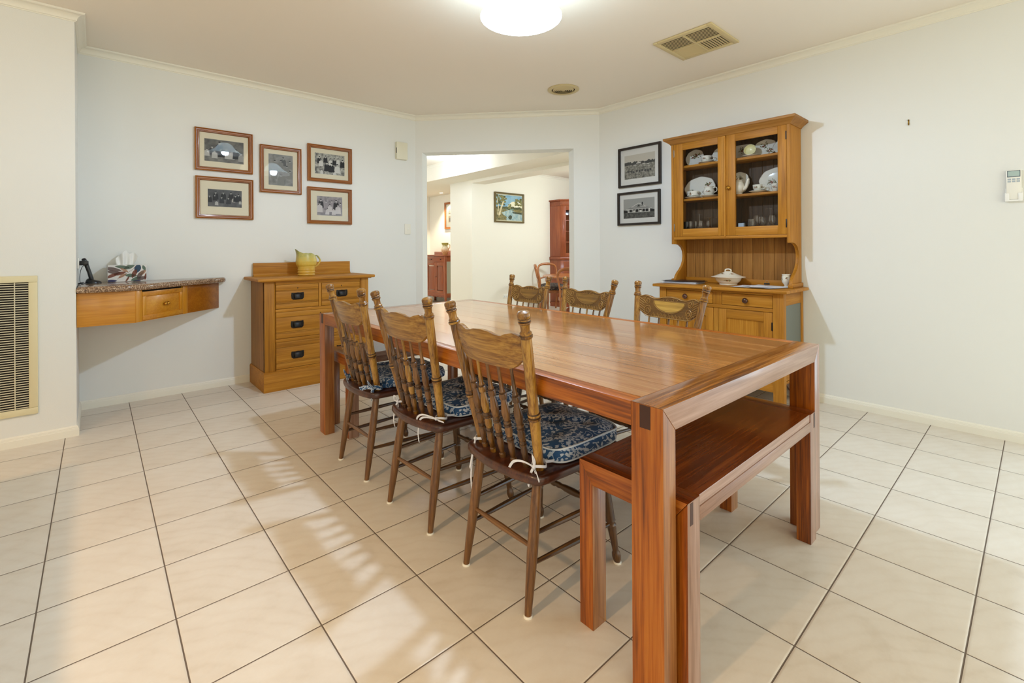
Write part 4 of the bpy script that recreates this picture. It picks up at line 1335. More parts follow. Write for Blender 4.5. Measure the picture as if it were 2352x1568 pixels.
def homestead(root, hw, hh, mw):
    mb = MB(); y = -.0068
    sky = plain('photo_sky_grey', 'A3A29B', .6); dark = plain('photo_shadow', '1E1E1C', .6); mid = plain('photo_roof', '8B8A84', .6); lite = plain('photo_white', 'D6D4CA', .6)
    Q = lambda m, d, p: (mb.use(m), mb.poly([(a * hw, y - d, b * hh) for a, b in p]))
    Q(sky, 0, [(-1, -1), (1, -1), (1, 1), (-1, 1)])
    Q(BGF, .0001, [(-1, -1), (1, -1), (1, -.42), (-1, -.42)])
    Q(dark, .00015, [(-1, -.42), (1, -.42), (1, -.22), (.7, -.1), (.3, -.25), (-.6, -.25), (-1, -.12)])
    Q(lite, .0002, [(-.72, -.42), (.72, -.42), (.72, -.06), (-.72, -.06)])
    Q(dark, .00025, [(-.66, -.38), (.66, -.38), (.66, -.1), (-.66, -.1)])
    for x in (-.62, -.42, -.22, 0, .22, .42, .62): Q(lite, .0003, [(x - .015, -.42), (x + .015, -.42), (x + .015, -.06), (x - .015, -.06)])
    for x in (-.3, .12): Q(lite, .0003, [(x - .07, -.38), (x + .07, -.38), (x + .07, -.2), (x - .07, -.2)])
    Q(mid, .00035, [(-.82, -.07), (.82, -.07), (.5, .14), (-.5, .14)])
    Q(lite, .0004, [(-.84, -.09), (.84, -.09), (.82, -.05), (-.82, -.05)])
    Q(lite, .00042, [(-.5, .12), (.5, .12), (.16, .42), (0, .52), (-.16, .42)])
    Q(mid, .00045, [(-.42, .15), (.42, .15), (.0, .47)])
    Q(dark, .0005, [(-.12, .16), (.12, .16), (.0, .34)])
    Q(dark, .00055, [(.2, .3), (.27, .3), (.27, .6), (.2, .6)])
    mb.build('photograph', None, root, smooth=0, fixn=False)
XF = 4.2785
frame_pic('black framed old photo of a paddock with horses beside the glazed dresser', .493, .410, .022, BF, M_CARDW, (.048, .062), paddock, (XF, .521, 2.014), radians(-90), profile=False, fname='framed_picture')
frame_pic('black framed old photo of a verandahed homestead, lower of two beside the dresser', .496, .341, .022, BF, M_CARDW, (.046, .050), homestead, (XF, .532, 1.5875), radians(-90), profile=False, fname='framed_picture')

# ------------------------------------------------------------------ dresser
DX, DY = 4.03, -.455
dr_ = thing('kitchen_dresser', 'honey pine kitchen dresser with glazed upper doors full of china', 'dresser', (DX, DY, 0))
QX, QY, QZ = W('pine', 'x'), W('pine', 'y'), W('pine', 'z')
def db(mb, x0, x1, y0, y1, z0, z1, bev=.0015, seg=2):
    mb.box(x0 - DX, x1 - DX, y0 - DY, y1 - DY, z0, z1, bev, seg)
XW = 4.265                      # back of the dresser, clear of the skirting
F0 = 3.838                      # front of the lower cupboard
YL_, YR_ = .042, -.948          # outer sides of the lower cupboard
# base: posts, rails, back
mb = MB().use(QZ)
for y0, y1 in ((YL_ - .06, YL_), (YR_, YR_ + .072)):
    db(mb, F0, F0 + .055, y0, y1, 0, .846, .003)
for y0, y1 in ((YL_ - .04, YL_), (YR_, YR_ + .04)):
    db(mb, XW - .045, XW, y0, y1, 0, .846, .003)
mb.use(QY)
db(mb, F0 + .004, F0 + .03, YR_ + .072, YL_ - .06, .826, .846)
db(mb, F0 + .002, F0 + .03, YR_ + .072, YL_ - .06, .704, .730)
db(mb, F0 + .006, F0 + .03, YR_ + .072, YL_ - .06, .118, .200)
db(mb, XW - .012, XW, YR_ + .04, YL_ - .04, .12, .84)
mb.use(QX)
for y0, y1 in ((YL_ - .026, YL_ - .004), (YR_ + .004, YR_ + .026)):
    db(mb, F0 + .05, XW - .04, y0, y1, .752, .846); db(mb, F0 + .05, XW - .04, y0, y1, .205, .262)
db(mb, F0 + .03, XW - .012, YR_ + .03, YL_ - .03, .16, .18)
mb.use(QZ)
db(mb, F0 + .008, F0 + .03, -.500, -.430, .730, .826); db(mb, F0 + .008, F0 + .03, -.470, -.436, .20, .704)
mb.build('base_frame', None, dr_)
for y in (YL_ - .020, YR_ + .008):
    mb = MB(); db(mb, F0 + .05, XW - .04, y, y + .012, .262, .752, 0)
    mb.build('side_panel', M_GREYPANEL, dr_, label='grey painted side panel')
for y0, y1 in ((YR_ + .006, YR_ + .024),):
    mb = MB(); mb.prism([(XW - .05 - DX, .205), (XW - .36 - DX, .205), (XW - .05 - DX, .02)], 'y', y0 - DY + .03, y0 - DY + .045)
    mb.build('corner_bracket', M_DKWOODP, dr_, label='dark triangular bracket')
# drawers and doors
def knobw(parent, x, y, z, r=.022, m=None):
    mb = MB(); mb.lathe([(0, r * .55), (.25, r * .5), (.4, r * .85), (.6, r), (.8, r * .9), (.95, r * .5), (1, r * .1)], (x - DX, y - DY, z), (x - r * 1.6 - DX, y - DY, z), 14)
    return mb.build('knob', m or W('chairseat', 'x'), parent, smooth=60)
for y0, y1, ky in ((-.430, -.018, -.202), (-.876, -.500, -.686)):
    mb = MB(); db(mb, F0 + .007, F0 + .027, y0 + .003, y1 - .003, .733, .823, .002)
    d = mb.build('drawer', QY, dr_); knobw(d, F0 + .007, ky, .777)
for y0, y1, hinge in ((-.436, -.018, -.026), (-.876, -.470, -.870)):
    mb = MB().use(QZ)
    db(mb, F0 + .007, F0 + .027, y0 + .003, y0 + .066, .203, .701, .002); db(mb, F0 + .007, F0 + .027, y1 - .066, y1 - .003, .203, .701, .002)
    mb.use(QY)
    db(mb, F0 + .007, F0 + .027, y0 + .066, y1 - .066, .630, .701, .002); db(mb, F0 + .007, F0 + .027, y0 + .066, y1 - .066, .203, .275, .002)
    mb.use(QZ); db(mb, F0 + .017, F0 + .023, y0 + .066, y1 - .066, .275, .630, 0)
    d = mb.build('cupboard_door', None, dr_)
    for z in (.31, .60):
        mb = MB(); db(mb, F0 + .002, F0 + .009, hinge - .005, hinge + .005, z - .03, z + .03, .001); mb.build('hinge', M_IRON, d)
mb = MB(); mb.slab([(3.790 - DX, -.985 - DY), (4.266 - DX, -.985 - DY), (4.266 - DX, .080 - DY), (3.790 - DX, .080 - DY)], .846, .871, .007)
mb.build('worktop', QY, dr_)
# upper sides with their scrolled feet
UF, UT = 4.020, 2.112
side = [(XW, UT), (UF, UT), (UF, 1.214), (4.085, 1.214), (4.130, 1.208), (4.175, 1.185), (4.200, 1.150), (4.208, 1.110), (4.200, 1.065), (4.175, 1.020), (4.135, .985), (4.095, .960), (4.065, .930), (4.052, .905), (4.048, .871), (XW, .871)]
for y0, y1 in ((.004, .026), (-.936, -.914)):
    mb = MB(); mb.prism([(a - DX, b) for a, b in side], 'y', y0 - DY, y1 - DY, .0015); mb.build('upper_side', QZ, dr_)
    o = .013
    mb = MB()
    ya, yb = (y0 - o, y1) if y0 < -.5 else (y0, y1 + o)
    db(mb, 4.035, XW, ya, y0 if y0 < -.5 else yb, .871, .905, .004) if y0 < -.5 else db(mb, 4.035, XW, y1, yb, .871, .905, .004)
    db(mb, 4.030, 4.048, ya, yb, .871, .900, .004)
    mb.build('foot_moulding', QX, dr_)
# tongue and groove back
mb = MB()
nb = 11
for i in range(nb):
    a = -.914 + (.918) * i / nb; b = -.914 + .918 * (i + 1) / nb
    db(mb, 4.245, 4.256, a + .0008, b - .0008, .871, UT, .0025, 1)
mb.build('back_boards', W('pinedk', 'z'), dr_)
mb = MB()
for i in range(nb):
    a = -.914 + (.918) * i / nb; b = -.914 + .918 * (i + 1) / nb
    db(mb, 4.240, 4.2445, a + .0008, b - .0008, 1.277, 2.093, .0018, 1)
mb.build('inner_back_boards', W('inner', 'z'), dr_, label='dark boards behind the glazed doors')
mb = MB(); db(mb, 4.232, 4.245, -.914, .004, .871, .915, .003); mb.build('back_rail', QY, dr_)
mb = MB(); db(mb, UF + .022, 4.245, -.914, .004, 1.258, 1.276, 0); db(mb, UF, UF + .022, -.914, .004, 1.254, 1.277, .002); mb.build('bottom_board', QY, dr_)
mb = MB(); db(mb, UF + .024, 4.245, -.914, .004, 2.094, 2.112, 0); mb.build('top_board', QY, dr_)
for z in (1.594, 1.888):
    mb = MB(); db(mb, 4.055, 4.239, -.914, .004, z, z + .019, .001); mb.build('shelf', QY, dr_)
# cornice
mb = MB()
cp = [(0, 2.100), (.006, 2.100), (.012, 2.110), (.024, 2.120), (.042, 2.132), (.052, 2.140), (.052, 2.158), (0, 2.158)]
path = [(XW - DX, .026 - DY), (UF - DX, .026 - DY), (UF - DX, -.936 - DY), (XW - DX, -.936 - DY)]
rings = []
PP = [Vector(p) for p in path]
for i in range(4):
    d1 = (PP[i] - PP[i - 1]).normalized() if i else (PP[1] - PP[0]).normalized()
    d2 = (PP[i + 1] - PP[i]).normalized() if i < 3 else d1
    n1 = Vector((d1.y, -d1.x)); n2 = Vector((d2.y, -d2.x)); m = n1 + n2; m = m / m.length_squared * 2
    rings.append([Vector((PP[i].x + m.x * d, PP[i].y + m.y * d, z)) for d, z in cp])
mb.loft(rings)
mb.box(UF - DX, XW - DX, -.936 - DY, .026 - DY, 2.150, 2.1585)
cn = mb.build('cornice', W('pinedk', 'y'), dr_, smooth=30)
# glazed doors
def gdoor(y0, y1, yh, knob):
    mb = MB().use(QZ)
    st = .072 if y0 < -.6 else .066
    gl0, gl1 = (-.852, -.536) if y0 < -.6 else (-.394, -.080)
    xa, xb = UF + .0005, UF + .021
    z0, z1, g0, g1 = 1.2785, 2.110, 1.347, 2.042
    db(mb, xa, xb, y0, gl0, z0, z1, .002); db(mb, xa, xb, gl1, y1, z0, z1, .002)
    mb.use(QY); db(mb, xa, xb, gl0, gl1, z0, g0, .002); db(mb, xa, xb, gl0, gl1, g1, z1, .002)
    d = mb.build('glazed_door', None, dr_)
    mb = MB(); x = UF + .012
    mb.quad((x - DX, gl0 - DY - .002, g0), (x - DX, gl1 - DY + .002, g0), (x - DX, gl1 - DY + .002, g1), (x - DX, gl0 - DY - .002, g1))
    mb.build('glass_pane', M_PANE, d, smooth=0)
    for z in (1.36, 2.02):
        mb = MB(); db(mb, UF - .002, UF + .006, yh - .004, yh + .004, z - .032, z + .032, .001); mb.build('hinge', M_STEEL if y0 > -.6 else M_IRON, d)
    if knob:
        mb = MB(); mb.lathe([(0, .009), (.3, .007), (.45, .014), (.65, .0165), (.85, .013), (1, .003)], (xa - DX, -.486 - DY, 1.668), (xa - .032 - DX, -.486 - DY, 1.668), 16); mb.build('knob', M_BRASS, d, smooth=60)
    return d
gdoor(-.456, .002, .000, False)
gdoor(-.913, -.4595, -.911, True)
mb = MB(); mb.lathe([(0, .007), (.01, .0085), (.99, .0085), (1, .007)], (UF - .003 - DX, -.452 - DY, 1.27), (UF - .003 - DX, -.452 - DY, 2.085), 10); mb.build('meeting_bead', QZ, dr_)

# ------------------------------------------------------------------ china in the dresser
def standing_plate(name, label, y, zb, rx, rz, lean, x=4.233, scal=0, rot=0.0, mat=None, grp='display plates', sq=1.0, sprays=((.0, .3),)):
    """oval plate standing on its rim at zb against the back boards, leaning back"""
    root = thing(name, label, 'plate', (0, 0, 0), 0, grp)
    root.location = (x - sin(lean) * 2 * rz - .016, y, zb)
    root.rotation_euler = (0, lean, rot)
    mb = MB()
    N = 48
    prof = [(0, .004), (.55, .004), (.66, .007), (.80, .012), (1, .018), (1, .0205), (.8, .0145), (.68, .0105), (.6, .0075), (0, .0075)]
    rings = []
    def P(a, f, d):
        s_ = 1 + scal * .018 * cos(8 * a) * (f > .7)
        c, q = cos(a), sin(a)
        e = sq
        yy = copysign(abs(c) ** e, c); zz = copysign(abs(q) ** e, q)
        return Vector((-d, max(f, .0005) * rx * s_ * yy, rz * 1.018 + max(f, .0005) * rz * s_ * zz))
    for f, d in prof:
        rings.append([P(2 * pi * k / N, f, d) for k in range(N)])
    mb.use(mat or M_CHINA).loft(rings)
    def dep(f):
        t = [(0, .0075), (.6, .0075), (.68, .0105), (.8, .0145), (1, .0205)]
        for (a, da), (b, db_) in zip(t, t[1:]):
            if f <= b: return lerp(da, db_, (f - a) / (b - a))
        return .0205
    for k, (cy, cz) in enumerate(sprays):
        def fn(u, v):
            yy, zz = cy * rx + u, cz * rz + v
            f = min(1, ((yy / rx) ** 2 + (zz / rz) ** 2) ** .5)
            return Vector((-dep(f) - .0009, yy, rz * 1.018 + zz))
        spray(mb, fn, int(y * 1000) + k, 22, .0075, .034, .026)
    mb.build('plate_body', None, root, smooth=50)
    mb = MB(); mb.ring_tube([P(2 * pi * k / N, .985, .0205) for k in range(N)], .0010, 5)
    mb.build('rim_line', plain('plate_rim_line', '7A6248', .3), root)
    return root
def saucer(label, x, y, z, r=.070, grp='saucers on the dresser shelves'):
    mb = MB(); N = 32
    prof = [(.001, .001), (.5, .001), (.56, .003), (1, .0145), (1, .0165), (.58, .0065), (.5, .0045), (.001, .0045)]
    mb.loft([[Vector((f * r * cos(2 * pi * k / N), f * r * sin(2 * pi * k / N), d)) for k in range(N)] for f, d in prof])
    return tag(mb.build('saucer', M_CHINA, smooth=50), label, 'saucer', grp, (x, y, z))
def cup(label, x, y, z, r=.041, h=.052, ang=0.0, tilt=None, grp='tea cups on the dresser shelves', handle=True, name='tea_cup', mat=None, straight=.85):
    root = thing(name, label, 'cup', (x, y, z), ang, grp)
    if tilt: root.rotation_euler = tilt
    mb = MB(); N = 28
    prof = [(0, .001), (.55, 0), (.60, .004), (straight, .012), (.93, .5 * h), (1, h), (.95, h), (.88, .5 * h), (.75, .016), (0, .010)]
    mb.use(mat or M_CHINA).loft([[Vector((max(f, .01) * r * cos(2 * pi * k / N), max(f, .01) * r * sin(2 * pi * k / N), d)) for k in range(N)] for f, d in prof])
    if mat is None:
        for k in range(3):
            a0 = pi + (k - 1) * 1.5 - ang
            def fn(u, v):
                rr_ = r * lerp(straight, 1, .5) + .0012
                return Vector((rr_ * cos(a0 + u / r), rr_ * sin(a0 + u / r), h * .55 + v))
            spray(mb, fn, int(y * 999) + k, 12, .005, .017, .012)
    mb.mats[0:0] = []
    mb.build('cup_body', None, root, smooth=50)
    if handle:
        mb = MB(); mb.tube(smooth_path([(0, -r * .93, h * .85), (0, -r * 1.35, h * .92), (0, -r * 1.62, h * .62), (0, -r * 1.35, h * .28), (0, -r * .90, h * .25)], 5), .0032, 8)
        mb.build('handle', mat or M_CHINA, root, smooth=60)
    return root
ZT1, ZT2, ZT0 = 1.9078, 1.6138, 1.2778
# top shelf
standing_plate('dinner_plate', 'round floral plate behind the handled cup on the top dresser shelf', -.112, ZT1, .085, .078, radians(14), scal=1, sprays=((.15, .2), (-.2, .3)))
standing_plate('dinner_plate', 'floral plate half hidden by the middle stile on the top dresser shelf', -.352, ZT1, .080, .072, radians(14), scal=1)
saucer('saucer under the cup on the top shelf behind the knobless door', 4.128, -.250, ZT1, .070)
cup('floral tea cup with handle, on the top shelf behind the knobless door', 4.128, -.245, ZT1 + .0175, .042, .052)
standing_plate('serving_platter', 'plain squared platter standing at the back of the top shelf beside the stile', -.520, ZT1, .095, .064, radians(10), sq=.45)
standing_plate('dinner_plate', 'large oval floral plate leaning on the top shelf behind the brass knobbed door', -.705, ZT1, .090, .071, radians(14), scal=1, sprays=((.1, .35), (-.4, -.35)))
standing_plate('side_plate', 'small plate edge showing beside the hinge on the top shelf', -.835, ZT1, .062, .055, radians(12), x=4.20)
saucer('saucer carrying the tipped cream cup on the top shelf', 4.132, -.617, ZT1, .070)
cup('cream tea cup tipped on its side to show its inside', 4.135, -.617, ZT1 + .046, .046, .046, 0, (radians(6), radians(-72), 0), mat=M_BOWLIN, handle=False)
# middle shelf
standing_plate('serving_platter', 'large oval rose platter leaning behind the sugar bowl and milk jug', -.160, ZT2, .140, .100, radians(14), scal=1, sprays=((-.52, .28), (.55, -.35)))
saucer('saucer under the sugar bowl on the middle shelf', 4.128, -.122, ZT2, .070)
cup('straight sided floral sugar bowl on the middle shelf', 4.126, -.125, ZT2 + .0175, .054, .050, name='sugar_bowl', handle=False, straight=.96)
saucer('saucer under the round milk jug on the middle shelf', 4.105, -.282, ZT2, .072)
mj = thing('milk_jug', 'round floral milk jug on a saucer beside the sugar bowl', 'jug', (4.108, -.275, ZT2 + .0175))
mb = MB(); mb.lathe([(0, .030), (.08, .036), (.35, .049), (.6, .046), (.8, .034), (.92, .034), (1, .040), (.99, .037), (.85, .030)], (0, 0, 0), (0, 0, .074), 24); mb.use(M_CHINA)
for f_ in mb.bm.faces: f_.material_index = 0
for k in range(2): spray(mb, (lambda k: lambda u, v: Vector((.0505 * cos(pi + .3 - 1.3 * k + u / .05), .0505 * sin(pi + .3 - 1.3 * k + u / .05), .030 + v)))(k), 40 + k, 14, .005, .020, .010)
mb.build('jug_body', None, mj, smooth=60)
mb = MB(); mb.tube(smooth_path([(0, -.034, .062), (0, -.066, .064), (0, -.070, .035), (0, -.046, .022)], 6), .0034, 8); mb.build('handle', M_CHINA, mj, smooth=60)
standing_plate('dinner_plate', 'round floral plate leaning behind the teapot', -.498, ZT2, .088, .100, radians(14), scal=1, sprays=((.1, .45),))
tp = thing('teapot', 'white floral teapot with its spout towards the cup on the middle shelf', 'teapot', (4.115, -.520, ZT2 + .0005))
mb = MB(); mb.lathe([(0, .030), (.06, .034), (.12, .030), (.3, .047), (.55, .052), (.8, .044), (.92, .036), (.97, .040), (1, .036), (1, .02)], (0, 0, 0), (0, 0, .108), 24); mb.build('pot_body', M_CHINA2, tp, smooth=60)
mb = MB(); pth = smooth_path([(0, -.034, .040), (0, -.060, .056), (0, -.070, .090), (0, -.078, .116), (0, -.086, .124)], 6); mb.tube(pth, [lerp(.017, .0075, k / (len(pth) - 1)) for k in range(len(pth))], 10); mb.build('spout', M_CHINA2, tp, smooth=60)
mb = MB(); mb.lathe([(0, .034), (.2, .032), (.5, .012), (.6, .006), (.75, .009), (1, .002)], (0, 0, .108), (0, 0, .140), 18); mb.build('lid', M_CHINA2, tp, smooth=60)
mb = MB(); mb.tube(smooth_path([(0, .040, .090), (0, .075, .086), (0, .080, .045), (0, .046, .030)], 6), .005, 8); mb.build('handle', M_CHINA2, tp, smooth=60)
saucer('saucer under the cup beside the teapot on the middle shelf', 4.105, -.677, ZT2, .065)
cup('floral tea cup on its saucer beside the teapot spout', 4.105, -.676, ZT2 + .0175, .036, .048)
standing_plate('serving_platter', 'big oval rose platter half showing beside the brass knobbed door hinge', -.785, ZT2, .124, .100, radians(14), scal=1, sprays=((.28, -.15), (.05, -.5)))
cup('small floral jug in front of the half hidden rose platter', 4.098, -.812, ZT2 + .0005, .032, .060, ang=radians(180), name='small_jug', grp='jugs on the shelves', handle=False)
# glasses on the bottom board
def goblet(label, x, y, h, rb, rf, up=True, mat=None, grp='stemmed glasses in the dresser', name='stemmed_glass'):
    if up: prof = [(0, rf), (.015, rf), (.04, .006), (.10, .0042), (.42, .0042), (.47, .009), (.56, rb * .8), (.72, rb), (.9, rb * .95), (1, rb * .86), (.995, rb * .84), (.8, rb * .94), (.56, rb * .7), (.49, .004)]
    else: prof = [(0, rb * .86), (.1, rb * .95), (.28, rb), (.44, rb * .8), (.53, .009), (.58, .0042), (.9, .0042), (.96, .006), (.985, rf), (1, rf)]
    mb = MB(); mb.lathe(prof, (0, 0, 0), (0, 0, h), 20)
    return tag(mb.build(name, mat or M_GOBLET, smooth=60), label, 'glass', grp, (x, y, ZT0 + .0005))
def tumbler(label, x, y, h, r, mat=None):
    mb = MB(); mb.lathe([(0, r * .82), (.02, r * .85), (1, r), (.99, r * .93), (.12, r * .78), (.12, .001)], (0, 0, 0), (0, 0, h), 20)
    return tag(mb.build('tumbler', mat or M_GOBLET, smooth=60), label, 'glass', 'tumblers in the dresser', (x, y, ZT0 + .0005))
tumbler('smoky tumbler in the bottom corner of the dresser by the knobless door hinge', 4.11, -.068, .135, .035, M_DARKGL)
goblet('small liqueur glass standing in the dresser beside the smoky tumbler', 4.085, -.120, .137, .018, .022)
goblet('small liqueur glass standing just behind another in the dresser', 4.17, -.125, .140, .018, .022)
goblet('large clear goblet standing upside down between the liqueur and amber glasses', 4.12, -.185, .196, .032, .040, False)
goblet('small stemmed glass standing in front of the amber ones', 4.065, -.222, .135, .019, .024)
goblet('small stemmed glass standing before the amber upside down goblet', 4.165, -.240, .140, .019, .024)
goblet('amber goblet standing upside down in the middle of the dresser bottom', 4.10, -.288, .160, .040, .040, False, M_AMBER, name='amber_goblet', grp='amber goblets')
goblet('amber goblet half hidden by the middle stile of the dresser', 4.10, -.378, .160, .040, .040, False, M_AMBER, name='amber_goblet', grp='amber goblets')
mb = MB(); mb.box(-.018, .018, -.022, .022, 0, .10, .001)
tag(mb.build('small_card_box', M_BLUEWH, smooth=0), 'small pale blue box standing in the dresser bottom corner', 'box', None, (4.085, -.560, ZT0 + .0005))
mb = MB(); mb.lathe([(0, .022), (.06, .026), (.3, .030), (1, .046), (.97, .044), (.3, .026), (.12, .002)], (0, 0, 0), (0, 0, .112), 24)
tag(mb.build('glass_dish', M_DARKGL, smooth=60), 'dark glass dish in the dresser beside the pale blue box', 'dish', None, (4.135, -.574, ZT0 + .0005))
goblet('wine glass standing in the dresser just past the dark dish', 4.15, -.652, .160, .027, .030)
tumbler('cut glass tumbler in the dresser behind the brass knobbed door', 4.075, -.640, .128, .028)
goblet('brandy glass with a bright round bowl in the dresser bottom', 4.12, -.702, .145, .030, .028)
goblet('tall clear goblet standing upside down in the dresser bottom', 4.13, -.762, .208, .036, .042, False)
goblet('round bowled glass between the tall upside down goblets', 4.075, -.792, .150, .026, .028)
goblet('tall upside down goblet standing against the dresser side', 4.13, -.850, .206, .034, .040, False)

# ------------------------------------------------------------------ things on the dresser worktop
tu = thing('soup_tureen', 'lidded white floral tureen on the dresser worktop', 'tureen', (4.10, -.440, .8715))
mb = MB(); mb.lathe([(0, .068), (.08, .070), (.12, .066), (.5, .092), (1, .104), (.98, .100), (.3, .06)], (0, 0, 0), (0, 0, .062), 32); mb.use(M_CHINA2); spray(mb, lambda u, v: Vector(((.0985 + v * .2) * cos(pi + .35 + u / .1), (.0985 + v * .2) * sin(pi + .35 + u / .1), .040 + v)), 77, 14, .0055, .026, .006); mb.build('bowl', None, tu, smooth=60)
mb = MB(); mb.lathe([(0, .132), (.06, .134), (.10, .130), (.2, .108), (.35, .088), (.6, .060), (.85, .034), (1, .024), (1, .001)], (0, 0, .0625), (0, 0, .112), 32); mb.use(M_CHINA2)
for k in range(4): spray(mb, (lambda k: lambda u, v: Vector(((.064 - v * .9) * cos(pi + .9 - 1.2 * k + u / .07), (.064 - v * .9) * sin(pi + .9 - 1.2 * k + u / .07), .0915 + v * .8)))(k), 90 + k, 12, .0055, .020, .009)
ld = mb.build('lid', None, tu, smooth=60)
mb = MB(); mb.tube(smooth_path([(0, -.024, .110), (0, -.022, .124), (0, 0, .130), (0, .022, .124), (0, .024, .110)], 5), .0055, 8); mb.build('lid_handle', M_CHINA2, ld, smooth=60)
def sheet_stack(name, label, cat, cx, cy, rot, sheets, mat, z0, th=.0016, curl=0.0):
    root = thing(name, label, cat, (cx, cy, z0), rot)
    z = 0
    for i, (sx, sy, ox, oy, a) in enumerate(sheets):
        m = mat[i] if isinstance(mat, list) else mat
        mb = MB()
        M = Matrix.Translation((ox, oy, z)) @ Matrix.Rotation(a, 4, 'Z')
        def top(u, v, k=i):
            x, y = (u - .5) * sx, (v - .5) * sy
            c = curl * (max(0, abs(u - .5) * 2 - .5) ** 2) * (k + 1)
            return M @ Vector((x, y, c))
        nu = 8
        rings = []
        for j in range(nu + 1):
            u = j / nu
            p0, p1 = top(u, 0), top(u, 1)
            rings.append([p0, p1, p1 + Vector((0, 0, th)), p0 + Vector((0, 0, th))])
        mb.loft(rings)
        mb.build('folder' if m is M_FOLDER else 'sheet', m, root, smooth=20)
        z += th + .0012
    return root
sheet_stack('paper_pile', 'pile of papers and dark folders lying on the dresser worktop behind the golden carved chair', 'papers', 4.02, -.085, radians(6),
            [(.21, .30, 0, 0, 0), (.21, .28, -.008, .004, .05), (.20, .29, .01, -.005, -.06), (.21, .29, 0, 0, .08), (.22, .31, .012, -.01, .02), (.215, .30, .02, .012, -.05)],
            [M_PAPER, M_PAPER, M_PAPER, M_PAPER, M_FOLDER, M_FOLDER], .8720, .0024, .0006)
sheet_stack('loose_papers', 'loose white papers spread between tureen and creamer on the worktop', 'papers', 3.99, -.735, radians(-12),
            [(.22, .30, .02, .01, 0), (.21, .29, -.03, .02, .18), (.20, .28, .03, -.02, -.10), (.16, .12, -.07, -.03, .5)], M_PAPER, .8720, .0009, .004)
bc = thing('binder_clip', 'black binder clip with raised wire lever on the loose papers', 'clip', (4.12, -.735, .8850), radians(20))
mb = MB(); mb.prism([(-.012, 0), (.012, 0), (.004, .013), (-.004, .013)], 'y', -.020, .020, .001); mb.build('clip_body', M_BLACK, bc)
mb = MB(); mb.tube([(0, -.012, .012), (.004, -.010, .026), (.006, 0, .034), (.004, .010, .026), (0, .012, .012)], .0012, 6); mb.build('wire_lever', M_STEEL, bc)
cr = thing('china_creamer', 'small footed white china creamer at the dresser side bracket', 'creamer', (4.135, -.870, .8715))
mb = MB(); mb.lathe([(0, .020), (.05, .021), (.10, .013), (.16, .014), (.4, .030), (.7, .034), (.92, .028), (1, .032), (.98, .029), (.6, .028), (.3, .018)], (0, 0, 0), (0, 0, .100), 24); mb.use(M_CHINA2)
for k in range(2): spray(mb, (lambda k: lambda u, v: Vector((.0352 * cos(pi + .4 - 1.1 * k + u / .035), .0352 * sin(pi + .4 - 1.1 * k + u / .035), .068 + v)))(k), 60 + k, 10, .004, .012, .012)
mb.build('creamer_body', None, cr, smooth=60)
mb = MB(); mb.tube(smooth_path([(.027, 0, .088), (.052, 0, .090), (.056, 0, .055), (.030, 0, .045)], 5), .003, 8); mb.build('handle', M_CHINA2, cr, smooth=60)

# ------------------------------------------------------------------ things on the walls and ceiling
rm = thing('air_conditioner_remote', 'white air conditioner remote in its wall holder beside the bare wall', 'remote control', (4.2795, -2.068, 1.545), radians(-90))
mb = MB(); mb.box(-.032, .032, -.022, -.003, -.088, .088, .004); mb.build('remote_body', M_WHITEPL, rm)
mb = MB(); mb.box(-.027, .027, -.0226, -.0215, .046, .084, 0); sc_ = mb.build('screen_surround', M_SCRFR, rm)
mb = MB(); mb.box(-.0245, .0245, -.0231, -.0222, .050, .081, 0); mb.build('screen', M_SCREEN, sc_)
for i in range(3):
    for j in range(2):
        mb = MB(); mb.box(-.0255 + .0185 * i, -.0115 + .0185 * i, -.0235, -.0215, .028 - .013 * j, .037 - .013 * j, .0008, 1); mb.build('button', M_KEY, rm)
mb = MB(); mb.box(-.036, .036, -.003, -.0005, -.096, -.02, .001); mb.box(-.037, -.0335, -.025, -.001, -.098, -.048, .001); mb.box(.0335, .037, -.025, -.001, -.098, -.048, .001); mb.box(-.037, .037, -.025, -.0005, -.099, -.089, .001)
mb.box(-.037, -.018, -.0255, -.0225, -.098, -.050, .001); mb.box(.018, .037, -.0255, -.0225, -.098, -.050, .001)
mb.build('holder', plain('holder_plastic', 'F0F0EC', .4), rm)
hk = thing('picture_hook', 'small brass picture hook left alone high on the bare wall', 'hook', (4.2795, -1.582, 2.022), radians(-90))
mb = MB(); mb.box(-.004, .004, -.002, -.0003, -.016, .018, .0005); mb.tube([(0, -.002, -.016), (0, -.008, -.020), (0, -.012, -.014), (0, -.012, -.006)], .003, 6); mb.lathe([(0, .005), (1, .004)], (0, -.001, .012), (0, -.008, .014), 8); mb.build('hook_body', plain('aged_brass', '8A6A2A', .35, .9), hk)
sw = thing('light_switch', 'white light switch plate on the wall beside the doorway', 'switch', (2.776, 2.5595, 1.410))
mb = MB(); mb.box(-.037, .037, -.009, -.0005, -.058, .058, .003); pl_ = mb.build('cover_plate', M_TRIM, sw)
mb = MB(); mb.lathe([(0, .011), (.8, .011), (1, .009)], (0, -.009, .004), (0, -.013, .004), 14); mb.build('switch_button', M_WHITEPL, sw)
pir = thing('door_chime', 'cream plastic door chime box high on the wall beside the doorway', 'chime', (2.694, 2.5595, 2.275))
mb = MB(); mb.box(-.066, .066, -.045, -.0005, -.095, .095, .005); pb = mb.build('housing', plain('chime_plastic', 'E2DEC8', .4), pir)
mb = MB(); mb.box(-.0665, -.0655, -.038, -.020, -.03, .03, 0); mb.build('speaker_slot', M_BLACK, pb)

